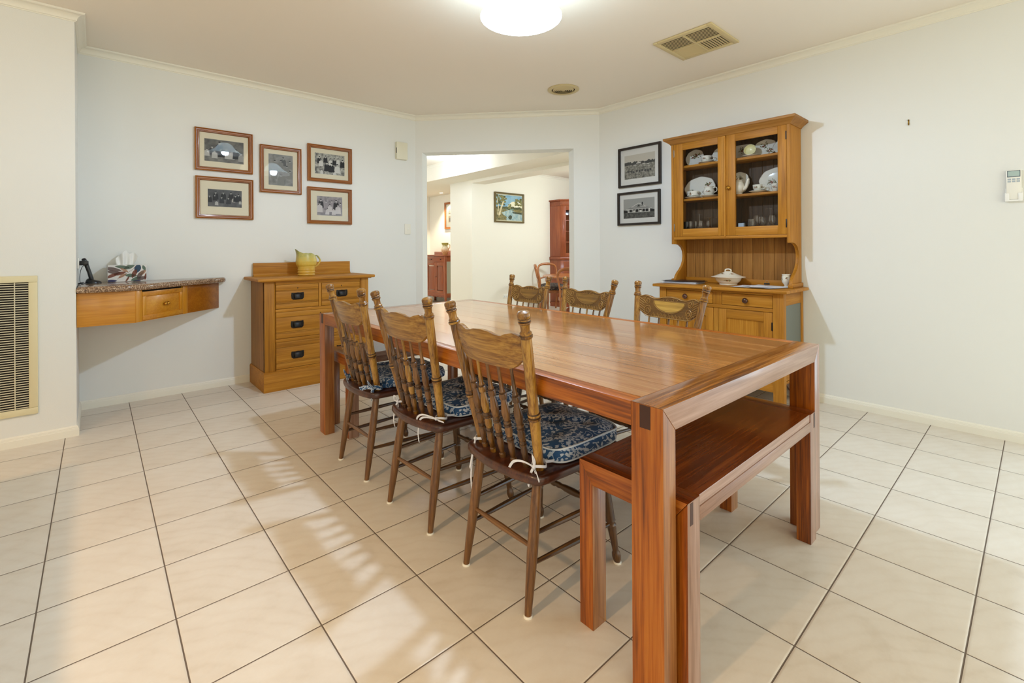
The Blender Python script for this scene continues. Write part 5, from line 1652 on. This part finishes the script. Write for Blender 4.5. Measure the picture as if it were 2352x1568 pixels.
# heater return-air grille in the return wall
hg = thing('wall_heater_grille', 'tall cream heater grille with dark slots, low on the side wall', 'grille', (-.345, BY - .0005, .608))
mb = MB()
gw, gh, fb = .226, .4225, .040
for sx0, sx1, sz0, sz1 in ((-gw, gw, gh - fb, gh), (-gw, gw, -gh, -gh + fb), (-gw, -gw + fb, -gh + fb, gh - fb), (gw - fb, gw, -gh + fb, gh - fb)):
    mb.box(sx0, sx1, -.014, 0, sz0, sz1, .004)
mb.build('frame', M_CREAM, hg)
mb = MB(); mb.quad((-gw + fb, -.001, -gh + fb), (gw - fb, -.001, -gh + fb), (gw - fb, -.001, gh - fb), (-gw + fb, -.001, gh - fb)); mb.build('backing', M_DARK, hg, smooth=0)
mb = MB()
ns = 54
for k in range(ns):
    z = -gh + fb + (2 * gh - 2 * fb) * (k + .5) / ns
    mb.box(-gw + fb, gw - fb, -.011, -.004, z - .0024, z + .0024)
for x in (-.128, -.064, 0, .064, .128):
    mb.box(x - .0022, x + .0022, -.0125, -.004, -gh + fb, gh - fb)
mb.build('slats', plain('grille_slats', 'D6CDB0', .45), hg)

# ceiling vents
cv = thing('ceiling_cooler_vent', 'square beige louvred cooling vent in the ceiling above the dresser', 'vent', (3.475, -.488, H - .0005))
hw_ = .222
mb = MB()
for a0, a1, b0, b1 in ((-hw_, hw_, hw_ - .035, hw_), (-hw_, hw_, -hw_, -hw_ + .035), (-hw_, -hw_ + .035, -hw_ + .035, hw_ - .035), (hw_ - .035, hw_, -hw_ + .035, hw_ - .035)):
    mb.box(a0, a1, b0, b1, -.014, 0, .004)
mb.build('frame', M_VENT, cv)
mb = MB(); mb.quad((-.19, -.19, -.002), (.19, -.19, -.002), (.19, .19, -.002), (-.19, .19, -.002)); mb.build('backing', M_DARK, cv, smooth=0)
for qx, qy, along in ((-1, 1, 'x'), (1, 1, 'x'), (-1, -1, 'y'), (1, -1, 'x')):
    mb = MB()
    along = 'y' if (qx, qy) in ((-1, 1), (1, -1)) else 'x'
    along = {(-1, 1): 'y', (-1, -1): 'y', (1, -1): 'x', (1, 1): 'y'}[(qx, qy)]
    x0, x1 = sorted((qx * .006, qx * .187)); y0, y1 = sorted((qy * .006, qy * .187))
    for k in range(9):
        t0 = k / 9
        Mx = Matrix.Identity(4)
        if along == 'x':
            yy = lerp(y0, y1, (k + .5) / 9)
            mb.box(x0, x1, -.0095, .0078, -.001, .001, 0, 1, Matrix.Translation((0, yy, -.008)) @ Matrix.Rotation(radians(16), 4, 'X'))
        else:
            xx = lerp(x0, x1, (k + .5) / 9)
            mb.box(-.0095, .0078, y0, y1, -.001, .001, 0, 1, Matrix.Translation((xx, 0, -.008)) @ Matrix.Rotation(radians(16 * qx), 4, 'Y'))
    mb.build('louvre_bank', M_VENT, cv)
mb = MB(); mb.box(-.007, .007, -.187, .187, -.013, -.002, .001); mb.box(-.187, -.007, -.007, .007, -.013, -.002, .001); mb.box(.007, .187, -.007, .007, -.013, -.002, .001); mb.build('cross_bar', M_VENT, cv)
ev = thing('round_exhaust_vent', 'round beige ringed exhaust vent in the ceiling nearer the doorway', 'vent', (3.494, .845, H - .0005))
mb = MB(); mb.lathe([(0, .147), (.5, .150), (1, .140), (.9, .112), (0, .110)], (0, 0, 0), (0, 0, -.012), 40); mb.build('flange', M_VENT, ev, smooth=50)
mb = MB(); mb.poly([(.11 * cos(2 * pi * k / 32), .11 * sin(2 * pi * k / 32), -.001) for k in range(32)]); mb.build('backing', M_MATTE, ev, smooth=0)
mb = MB()
for rr_ in (.10, .082, .064, .046, .028):
    mb.lathe([(0, rr_ * 1.0), (1, rr_ - .014), (1, rr_ - .016), (0, rr_ - .004)], (0, 0, -.004), (0, 0, -.014), 32, False)
mb.lathe([(0, .012), (1, .008)], (0, 0, -.002), (0, 0, -.016), 14)
for a in (0, pi / 2): mb.box(-.108, .108, -.0015, .0015, -.008, -.004, 0, 1, Matrix.Rotation(a + .4, 4, 'Z'))
mb.build('ring_louvre', M_VENT, ev, smooth=40)
# ------------------------------------------------------------------ pendant lamp over the table
LPX, LPY = 1.865, -.325
lamp = thing('pendant_lamp', 'white rippled glass pendant lamp, lit, hanging over the dining table', 'lamp', (LPX, LPY, 2.42))
def lamp_mat():
    t = NT('lit_opal_glass')
    t.set(Base_Color=lin('F4F6F8'), Roughness=.25)
    t.b.inputs['Emission Color'].default_value = (*C_SHADE, 1)
    t.b.inputs['Emission Strength'].default_value = E_SHADE
    return t.m
M_LAMP = lamp_mat()
def lamp_inner():
    t = NT('lit_opal_glass_inside')
    sp = t.node('SeparateXYZ'); t.put(t.coord(), sp.inputs[0])
    wv = t.math('SINE', t.math('MULTIPLY', sp.outputs[2], 150.0))
    t.set(Base_Color=lin('303030'), Roughness=.4)
    t.b.inputs['Emission Color'].default_value = (.93, .97, 1.0, 1)
    t.put(t.math('ADD', E_INNER, t.math('MULTIPLY', wv, .06 * E_INNER)), t.b.inputs['Emission Strength'])
    return t.m
M_LAMPIN = lamp_inner()
mb = MB()
prof = []
for k in range(29):
    f = k / 28
    r = .218 * (1 - f) ** .8 * (1 - .25 * sin(pi * f)) + .036 * f
    z = .150 * f ** .85
    prof.append((max(z / .15, 0), max(r + .004 * sin(f * 34) * (1 - f), .036)))
inner = [(t, r - .005) for t, r in reversed(prof)]
mb.use(M_LAMP).lathe(prof, (0, 0, 0), (0, 0, .150), 56, False)
mb.use(M_LAMPIN).lathe(inner, (0, 0, 0), (0, 0, .150), 56, False)
mb.build('glass_shade', None, lamp, smooth=70)
mb = MB(); mb.lathe([(0, .05), (.3, .05), (.5, .036), (1, .03)], (0, 0, .147), (0, 0, .19), 24); mb.build('gallery', M_BRASS, lamp, smooth=40)
mb = MB(); mb.lathe([(0, .008), (.7, .008), (.75, .045), (1, .055)], (0, 0, .19), (0, 0, .2795), 20); mb.build('ceiling_rose', M_BRASS, lamp, smooth=40)
mb = MB(); mb.lathe([(0, .012), (.4, .016), (.6, .028), (.85, .03), (1, .012)], (0, 0, .148), (0, 0, .048), 20)
bulb_m = plain('lit_bulb', 'FFFFFF', .3, emit='F2F7FF', estr=E_BULB)
mb.build('bulb', bulb_m, lamp, smooth=60)

# ------------------------------------------------------------------ hall and room beyond the opening
HZ, HX_, HY_ = W('cherry', 'z'), W('cherry', 'x'), W('cherry', 'y')
sb = thing('hall_sideboard', 'reddish timber sideboard with scalloped apron in the lit hall recess', 'sideboard', (5.83, 6.65, 0))
def sx(mb, x0, x1, y0, y1, z0, z1, b=.002): mb.box(x0 - 5.83, x1 - 5.83, y0 - 6.65, y1 - 6.65, z0, z1, b)
mb = MB().use(HZ)
sx(mb, 5.60, 5.64, 6.08, 6.115, 0, 1.045); sx(mb, 5.60, 5.64, 7.185, 7.22, 0, 1.045); sx(mb, 6.04, 6.075, 6.08, 6.115, 0, 1.045); sx(mb, 6.04, 6.075, 7.185, 7.22, 0, 1.045)
mb.use(HX_); sx(mb, 5.64, 6.04, 6.085, 6.105, .93, 1.045); sx(mb, 5.64, 6.04, 6.085, 6.105, .17, .26); sx(mb, 5.62, 6.06, 6.10, 7.2, .17, .19)
mb.use(HY_); sx(mb, 5.604, 5.63, 6.115, 7.185, .9, .915); sx(mb, 5.604, 5.63, 6.115, 7.185, 1.03, 1.045); sx(mb, 6.05, 6.06, 6.115, 7.185, .2, 1.04)
mb.build('carcass', None, sb)
mb = MB(); sx(mb, 5.64, 6.04, 6.09, 6.10, .26, .93, 0); mb.build('side_panel', plain('pale_side_panel', 'A8A898', .6), sb, label='pale side panel')
mb = MB()
pts = [(6.115 - 6.65, .26)]
n = 40
for k in range(n + 1):
    y = 6.115 + 1.07 * k / n
    pts.append((y - 6.65, .165 + .028 * abs(sin(k / n * pi * 7))))
pts.append((7.185 - 6.65, .26))
mb.prism(pts, 'x', 5.606 - 5.83, 5.624 - 5.83); mb.build('apron', HY_, sb)
for y0, y1 in ((6.12, 6.45), (6.452, 6.80), (6.802, 7.18)):
    mb = MB().use(HZ); 
    sx(mb, 5.606, 5.626, y0 + .001, y0 + .05, .262, .898); sx(mb, 5.606, 5.626, y1 - .05, y1 - .001, .262, .898)
    mb.use(HY_); sx(mb, 5.606, 5.626, y0 + .05, y1 - .05, .262, .31); sx(mb, 5.606, 5.626, y0 + .05, y1 - .05, .84, .898)
    mb.use(HZ)
    a, b = y0 + .05 - 6.65, y1 - .05 - 6.65
    mb.prism([(a + .01, .32), (b - .01, .32), (b - .01, .79), (b - .03, .825), (a + .03, .825), (a + .01, .79)], 'x', 5.609 - 5.83, 5.62 - 5.83, .004)
    d = mb.build('cupboard_door', None, sb)
    mb = MB(); mb.ball((5.600 - 5.83, y1 - .02 - 6.65, .60), .010, 8, 6); mb.build('knob', M_IRON, d)
for y0, y1 in ((6.12, 6.80), (6.802, 7.18)):
    mb = MB(); sx(mb, 5.606, 5.626, y0 + .001, y1 - .001, .917, 1.028, .003); d = mb.build('drawer', HY_, sb)
    for yk in (6.255, 6.62) if y0 < 6.5 else (6.99,):
        mb = MB(); mb.box(5.595 - 5.83, 5.606 - 5.83, yk - .02 - 6.65, yk + .02 - 6.65, .963, .983, .004); mb.build('knob', M_IRON, d)
mb = MB(); sx(mb, 5.585, 6.08, 6.06, 7.24, 1.0455, 1.067, .005); mb.build('top', HY_, sb)
mb = MB(); sx(mb, 6.055, 6.078, 6.08, 7.22, 1.067, 1.135, .004); sx(mb, 6.04, 6.075, 6.32, 6.62, 1.067, 1.16, .004); mb.build('backsplash', W('cherry', 'y'), sb)
vs = thing('hall_vase', 'speckled cream and green jug vase on the reddish hall sideboard', 'vase', (5.80, 6.38, 1.0675))
mb = MB(); mb.lathe([(0, .050), (.05, .055), (.1, .05), (.3, .080), (.5, .086), (.65, .066), (.74, .052), (.85, .066), (1, .078), (.98, .07), (.75, .045)], (0, 0, 0), (0, 0, .26), 28); mb.build('vase_body', M_VASE, vs, smooth=60)
mb = MB(); mb.tube(smooth_path([(.03, -.06, .23), (.05, -.10, .22), (.05, -.105, .16), (.03, -.075, .12)], 5), .009, 8); mb.build('handle', M_VASE, vs, smooth=60)
def hall_print(root, hw, hh, mw):
    mb = MB(); y = -.0068
    Q = lambda m, d, p: (mb.use(m), mb.poly([(a * hw, y - d, b * hh) for a, b in p]))
    Q(plain('print_paper', 'EADFC6', .8), 0, [(-1, -1), (1, -1), (1, 1), (-1, 1)])
    g = plain('print_ink', '8E8478', .8); g2 = plain('print_wash', 'C4A88A', .8)
    Q(g, .0001, [(-.7, .2), (.7, .2), (.7, .9), (-.7, .9)]); Q(g2, .0002, [(-.6, .3), (.6, .3), (.3, .8), (-.2, .6)])
    Q(g2, .0001, [(-.7, -.9), (.7, -.9), (.7, -.05), (-.7, -.05)]); Q(g, .0002, [(-.5, -.8), (.5, -.8), (.5, -.4), (-.5, -.3)])
    mb.build('print', None, root, smooth=0, fixn=False)
frame_pic('reddish timber framed print lit by a downlight, above the hall sideboard', .44, .60, .045, (W('hallchair', 'x'), W('hallchair', 'z')), plain('print_mount', 'EDE6D4', .8), (.07, .09), hall_print, (6.0885, 6.58, 1.945), radians(-90), group='pictures beyond the doorway')
def landscape(root, hw, hh, mw):
    mb = MB(); y = -.0068
    r = random.Random(11)
    Q = lambda m, d, p: (mb.use(m), mb.poly([(max(-1, min(1, a)) * hw, y - d, max(-1, min(1, b)) * hh) for a, b in p]))
    def oil(n_, a, b, s=30): return photo_bg('oil_' + n_, a, b, s)
    sky, cloud, water, bank, gum, bush, trunk, far, refl = oil('sky', '5E93B4', '9CBCC6', 6), oil('cloud', 'D8D2AE', 'EDE8CF', 8), oil('water', '6E93A0', 'B8C4B8', 14), oil('bank', '4A4A26', '9A8A50', 30), oil('gum', '4E5428', '8E8648', 40), oil('bush', '2A3018', '5E6030', 40), oil('trunk', 'B8A67A', 'E4DAB4', 30), oil('far', '4E6A5E', '7E9484', 20), oil('reflection', '1E2416', '4A5030', 30)
    Q(sky, 0, [(-1, -1), (1, -1), (1, 1), (-1, 1)])
    Q(cloud, .0001, [(-.2, -.1), (1, -.1), (1, .45), (.5, .55), (.2, .5), (-.1, .2)])
    Q(far, .0002, [(-1, -.2), (1, -.2), (1, .02), (.6, .08), (.2, -.02), (-.3, .08), (-1, .02)])
    Q(water, .0003, [(-1, -1), (1, -1), (1, -.18), (-1, -.18)])
    Q(bank, .0004, [(1, -.36), (1, -.08), (.55, -.06), (.2, -.2), (.5, -.32)])
    Q(refl, .0005, [(1, -.5), (1, -.34), (.5, -.32), (.2, -.28), (.3, -.42)])
    Q(bank, .0004, [(-1, -1), (-.2, -1), (-.35, -.7), (-.6, -.4), (-.1, -.2), (-.4, -.05), (-1, .05)])
    def blob(m, cx, cz, rx, rz, d, n=14): Q(m, d, [(cx + rx * (1 + .28 * (r.random() - .5)) * cos(2 * pi * k / n), cz + rz * (1 + .28 * (r.random() - .5)) * sin(2 * pi * k / n)) for k in range(n)])
    for i in range(12): blob(bush, -.9 + .17 * i * (1 if i < 6 else 1), -.08 + .10 * r.random(), .13, .10, .0006 + .00001 * i)
    for i in range(46): blob(gum if i % 3 else bush, -.78 + .75 * (r.random() - .3), .60 + .75 * (r.random() - .5), .085, .075, .0008 + .00001 * i)
    for i in range(34): blob(gum if i % 4 else bush, .75 + .6 * (r.random() - .45), .50 + .55 * (r.random() - .5), .085, .07, .0008 + .00001 * i)
    for i in range(14): blob(gum, .02 + .2 * (r.random() - .5), .17 + .4 * (r.random() - .5), .06, .06, .0008 + .00001 * i)
    for i in range(5): blob(refl, .05 + .12 * (r.random() - .5), -.72 + .3 * (r.random() - .5), .12, .10, .0007 + .00001 * i)
    Q(trunk, .0011, [(-.86, -.72), (-.68, -.72), (-.62, -.2), (-.40, .45), (-.28, .95), (-.36, .98), (-.54, .40), (-.74, -.2)])
    Q(trunk, .00111, [(-.92, -.6), (-.86, -.6), (-.80, .1), (-.92, .7), (-.97, .7), (-.87, .1)])
    for i in range(8): blob(bank, -.95 + .09 * i, -.80 + .12 * r.random(), .10, .14, .0013 + .00001 * i)
    mb.build('canvas', None, root, smooth=0, fixn=False)
GF = (M_GOLD, M_GOLD)
frame_pic('gilt framed landscape painting of a gum tree and river on the far room wall', .744, .569, .030, GF, plain('linen_slip', 'CFC8A8', .7), (.016, .016), landscape, (6.088, 4.5985, 1.974), 0, depth=.03, group='pictures beyond the doorway', glass=False)
ol = thing('wall_outlet', 'white power outlet low on the wall under the landscape painting', 'socket', (5.985, 4.5995, .290))
mb = MB(); mb.box(-.057, .057, -.009, -.0005, -.036, .036, .003); pl_ = mb.build('cover_plate', M_WHITEPL, ol)
for s in (-1, 1):
    mb = MB(); mb.box(s * .026 - .014, s * .026 + .014, -.0096, -.0086, -.022, .004, 0); mb.build('socket_face', M_GREYPL, pl_)

# corner display cabinet
cc = thing('corner_cabinet', 'tall reddish timber corner cabinet with glazed door beyond the doorway', 'cabinet', (7.75, 4.05, 0))
c0 = Vector((7.75, 4.05))
def plan(z0, z1, grow, m, bev=.003):
    g = grow
    pts = [Vector((7.212 - g, 4.597)), Vector((7.212 - g, 4.30 - g * .4)), Vector((7.90 - g * .4, 3.50 - g)), Vector((8.347, 3.50 - g)), Vector((8.347, 4.597))]
    mb = MB(); mb.prism([(p.x - c0.x, p.y - c0.y) for p in pts], 'z', z0, z1, bev); return mb
plan(.0, .09, .012, None).build('plinth', HX_, cc)
plan(.0905, .96, 0, None).build('lower_case', HZ, cc)
plan(.9605, 1.02, .022, None).build('waist_moulding', HX_, cc)
plan(2.06, 2.16, .0, None).build('frieze', HX_, cc)
plan(2.1605, 2.19, .03, None).build('cornice', HX_, cc)
f0, f1 = Vector((7.212, 4.30)), Vector((7.90, 3.50))
fd = (f1 - f0); fl = fd.length; fd.normalize()
Mf = Matrix.Translation((f0.x - c0.x, f0.y - c0.y, 0)) @ Matrix.Rotation(atan2(fd.y, fd.x), 4, 'Z')
mb = MB()
mb.box(7.212 - c0.x, 7.234 - c0.x, 4.305 - c0.y, 4.597 - c0.y, 1.0205, 2.0595, .002)
mb.box(7.90 - c0.x, 8.347 - c0.x, 3.50 - c0.y, 3.522 - c0.y, 1.0205, 2.0595, .002)
mb.box(7.234 - c0.x, 8.347 - c0.x, 4.575 - c0.y, 4.597 - c0.y, 1.0205, 2.0595); mb.box(8.325 - c0.x, 8.347 - c0.x, 3.522 - c0.y, 4.575 - c0.y, 1.0205, 2.0595)
mb.build('upper_case', HZ, cc)
mb = MB().use(HZ)
mb.box(.0, .11, 0, .03, 1.0205, 2.0595, .002, 2, Mf); mb.box(fl - .11, fl, 0, .03, 1.0205, 2.0595, .002, 2, Mf)
mb.use(HX_); mb.box(.11, fl - .11, 0, .03, 1.0205, 1.10, .002, 2, Mf); mb.box(.11, fl - .11, 0, .03, 1.97, 2.0595, .002, 2, Mf)
for z in (1.32, 1.54, 1.76): mb.box(.11, fl - .11, .006, .02, z - .006, z + .006, 0, 2, Mf)
dd = mb.build('glazed_door', None, cc)
mb = MB(); q = [Mf @ Vector(p) for p in ((.105, .014, 1.095), (fl - .105, .014, 1.095), (fl - .105, .014, 1.975), (.105, .014, 1.975))]; mb.quad(*q); mb.build('glass_pane', M_PANE, dd, smooth=0)
mb = MB(); mb.box(.06, fl - .06, -.012, 0, .14, .92, .003, 2, Mf); mb.build('cupboard_door', HZ, cc)

# round table and balloon back chairs
rt = thing('round_dining_table', 'round polished timber table beyond the doorway, beside the corner cabinet', 'table', (6.15, 2.92, 0))
mb = MB(); mb.slab([(.60 * cos(2 * pi * k / 48), .60 * sin(2 * pi * k / 48)) for k in range(48)], .715, .745, .010); mb.build('tabletop', W('hallchair', 'x'), rt, smooth=40)
mb = MB(); mb.lathe([(0, .56), (1, .56)], (0, 0, .645), (0, 0, .7145), 48); mb.build('apron', HX_, rt, smooth=40)
mb = MB(); mb.lathe([(0, .10), (.1, .11), (.2, .06), (.35, .055), (.5, .085), (.65, .06), (.8, .05), (.9, .09), (1, .12)], (0, 0, .12), (0, 0, .6445), 24); mb.build('pedestal', HZ, rt, smooth=50)
for k in range(3):
    a = 2 * pi * k / 3 + .5
    mb = MB(); mb.tube(smooth_path([(.04 * cos(a), .04 * sin(a), .20), (.18 * cos(a), .18 * sin(a), .17), (.34 * cos(a), .34 * sin(a), .06), (.42 * cos(a), .42 * sin(a), .028)], 5), [.04] * 6 + [.032] * 5 + [.026] * 5, 10); mb.build('foot', HZ, rt, smooth=60)
def balloon(label, x, y, rot):
    root = thing('balloon_back_chair', label, 'chair', (x, y, 0), rot, 'balloon back chairs at the round table')
    hx = W('hallchair', 'z')
    mb = MB(); mb.slab([(.22 * copysign(abs(cos(a)) ** .6, cos(a)), .22 * copysign(abs(sin(a)) ** .6, sin(a))) for a in [2 * pi * k / 32 for k in range(32)]], .40, .45, .008); mb.build('seat_frame', hx, root, smooth=40)
    mb = MB()
    rg = []
    for f, z in ((1, .4505), (1.02, .475), (.97, .50), (.75, .515), (.4, .522), (.001, .524)):
        rg.append([Vector((f * .205 * copysign(abs(cos(a)) ** .6, cos(a)), f * .205 * copysign(abs(sin(a)) ** .6, sin(a)), z)) for a in [2 * pi * k / 32 for k in range(32)]])
    mb.loft(rg); mb.build('seat_pad', M_TAPESTRY, root, smooth=60)
    bxz = lambda z: -.225 - .085 * ((z - .45) / .43) ** 1.2 if z > .45 else -.225
    loop = []
    for s in (1,):
        P_ = [(.17, .445), (.165, .55), (.185, .68), (.195, .78), (.165, .85), (.09, .88), (0, .886), (-.09, .88), (-.165, .85), (-.195, .78), (-.185, .68), (-.165, .55), (-.17, .445)]
        loop = smooth_path([(bxz(z), y, z) for y, z in P_], 6)
    nl = len(loop) - 1
    mb = MB(); mb.tube(loop, [.0155 + .013 * max(0, 1 - abs(k / nl - .5) / .26) for k in range(nl + 1)], 10); mb.build('back_hoop', hx, root, smooth=60)
    mb = MB(); mb.tube(smooth_path([(bxz(.60), -.168, .60), (bxz(.62) - .012, -.08, .622), (bxz(.62) - .016, 0, .628), (bxz(.62) - .012, .08, .622), (bxz(.60), .168, .60)], 5), .0155, 8); mb.build('back_rail', hx, root, smooth=60)
    for s in (-1, 1):
        mb = MB(); mb.lathe([(0, .022), (.08, .026), (.14, .018), (.2, .026), (.5, .020), (.9, .013), (1, .015)], (.17, s * .165, .40), (.185, s * .17, 0), 12); mb.build('leg', hx, root, smooth=60)
        mb = MB(); mb.tube(smooth_path([(-.20, s * .165, .41), (-.215, s * .165, .25), (-.265, s * .17, 0)], 6), .018, 8); mb.build('leg', hx, root, smooth=60)
    return root
balloon('balloon back chair turned sideways with its tapestry seat seen, at the near side of the round table', 6.33, 3.70, radians(-41))['label'] = 'balloon back chair seen side on, its dark tapestry seat showing before the round table'
balloon('balloon back chair behind the round table by the painted wall', 6.76, 4.10, radians(-115))
balloon('balloon back chair partly cut off by the doorway edge', 5.60, 2.56, radians(33))

# ceiling lights beyond the opening
hl = thing('hall_ceiling_light', 'glowing round ceiling light just inside the hall opening', 'lamp', (4.39, 4.20, H - .001))
mb = MB(); mb.lathe([(0, .15), (.5, .145), (.8, .11), (1, .02)], (0, 0, 0), (0, 0, -.05), 32); mb.build('diffuser', plain('warm_opal', 'FFF4E0', .4, emit='FFF0D8', estr=E_HGLOW), hl, smooth=60)
dl = thing('recessed_downlight', 'small lit downlight in the lowered ceiling over the hall sideboard', 'lamp', (5.80, 6.52, ZB - .0005))
mb = MB(); mb.lathe([(0, .050), (1, .048), (.9, .038), (0, .037)], (0, 0, 0), (0, 0, -.006), 24); mb.build('bezel', M_WHITEPL, dl, smooth=40)
mb = MB(); mb.lathe([(0, .036), (1, .034)], (0, 0, 0), (0, 0, -.003), 24); mb.build('lit_lens', plain('warm_lens', 'FFF0D0', .4, emit='FFE8C0', estr=E_HGLOW * 3), dl, smooth=40)
# ------------------------------------------------------------------ lights, world, camera
def light(name, kind, loc, energy, col, **kw):
    d = bpy.data.lights.new(name, kind)
    d.energy = energy; d.color = col
    for k, v in kw.items(): setattr(d, k, v)
    o = bpy.data.objects.new(name, d); COL.objects.link(o); o.location = loc
    return o
def aim(o, to):
    o.rotation_euler = (Vector(to) - o.location).to_track_quat('-Z', 'Y').to_euler()
    return o
COOL = (.60, .83, 1.0); WARM = (1.0, .84, .62); DAY = (.86, .94, 1.0)
light('pendant_bulb_light', 'POINT', (LPX, LPY, 2.44), E_PEND, C_PEND, shadow_soft_size=.045)
# daylight through the windows behind the camera
for i, (u0, u1, z0, z1) in enumerate(WB):
    o = light('window_daylight', 'AREA', ((u0 + u1) / 2, -5.42, (z0 + z1) / 2), E_WIN[i], C_WIN[i], shape='RECTANGLE', size=u1 - u0, size_y=z1 - z0)
    aim(o, (o.location.x, 0, o.location.z))
for (u0, u1, z0, z1) in WS:
    o = light('window_daylight', 'AREA', (-3.42, (u0 + u1) / 2, (z0 + z1) / 2), E_WIN[2], C_WIN[2], shape='RECTANGLE', size=u1 - u0, size_y=z1 - z0)
    aim(o, (0, o.location.y, o.location.z))
for i, p in enumerate(((-1.9, -1.2, 2.62),)):
    light('kitchen_downlight', 'SPOT', p, E_KIT[i], C_KIT[i], shadow_soft_size=.05, spot_size=radians(130), spot_blend=.5)
o = light('window_daylight', 'AREA', (4.26, (WR[0] + WR[1]) / 2, 1.1), E_WIN[3], C_WIN[3], shape='RECTANGLE', size=WR[1] - WR[0], size_y=2.0)
aim(o, (0, o.location.y, 1.1))
light('hall_light', 'POINT', (4.30, 4.10, 2.50), E_HALL * .55, C_HALL, shadow_soft_size=.12)
light('hall_light', 'POINT', (3.8, 6.6, 2.4), E_HALL * .7, C_HALL, shadow_soft_size=.15)  # second hall lamp, unseen, added to even out the brightness there
sp = light('downlight_beam', 'SPOT', (5.80, 6.52, 2.40), E_SPOT, C_SPOT, shadow_soft_size=.04, spot_size=radians(110), spot_blend=.6)
light('dining_room_light', 'POINT', (6.7, 2.2, 2.2), E_DIN, C_DIN, shadow_soft_size=.2)
w = bpy.data.worlds.new('daylight'); scene.world = w; w.use_nodes = True
w.node_tree.nodes['Background'].inputs[0].default_value = (*C_SKY, 1)
w.node_tree.nodes['Background'].inputs[1].default_value = E_SKY

cam = bpy.data.cameras.new('camera'); co = bpy.data.objects.new('camera', cam); COL.objects.link(co)
yaw, roll = .84537, -.00556
fw = Vector((cos(yaw), sin(yaw), 0)); rt_ = Vector((sin(yaw), -cos(yaw), 0)); up_ = Vector((0, 0, 1))
r2 = rt_ * cos(roll) + up_ * sin(roll); u2 = up_ * cos(roll) - rt_ * sin(roll)
Mc = Matrix((r2, u2, -fw)).transposed().to_4x4()
Mc.translation = (.44808 * T, -6.44114 * T, 3.47605 * T)
co.matrix_world = Mc
cam.sensor_width = 36; cam.sensor_fit = 'HORIZONTAL'
cam.lens = 1076.997 / 2352 * 36
cam.shift_y = -(784 - 573.124) / 2352
cam.clip_start = .02
scene.camera = co

vs_ = scene.view_settings
vs_.view_transform = 'Standard'; vs_.look = 'None'; vs_.gamma = 1; vs_.use_curve_mapping = False
vs_.exposure = EXPO
scene.cycles.use_denoising = True
scene.cycles.max_bounces = 10
scene.cycles.diffuse_bounces = 6
scene.cycles.glossy_bounces = 4
scene.cycles.transparent_max_bounces = 16
scene.cycles.sample_clamp_indirect = 6
scene.cycles.caustics_reflective = False
scene.cycles.caustics_refractive = False
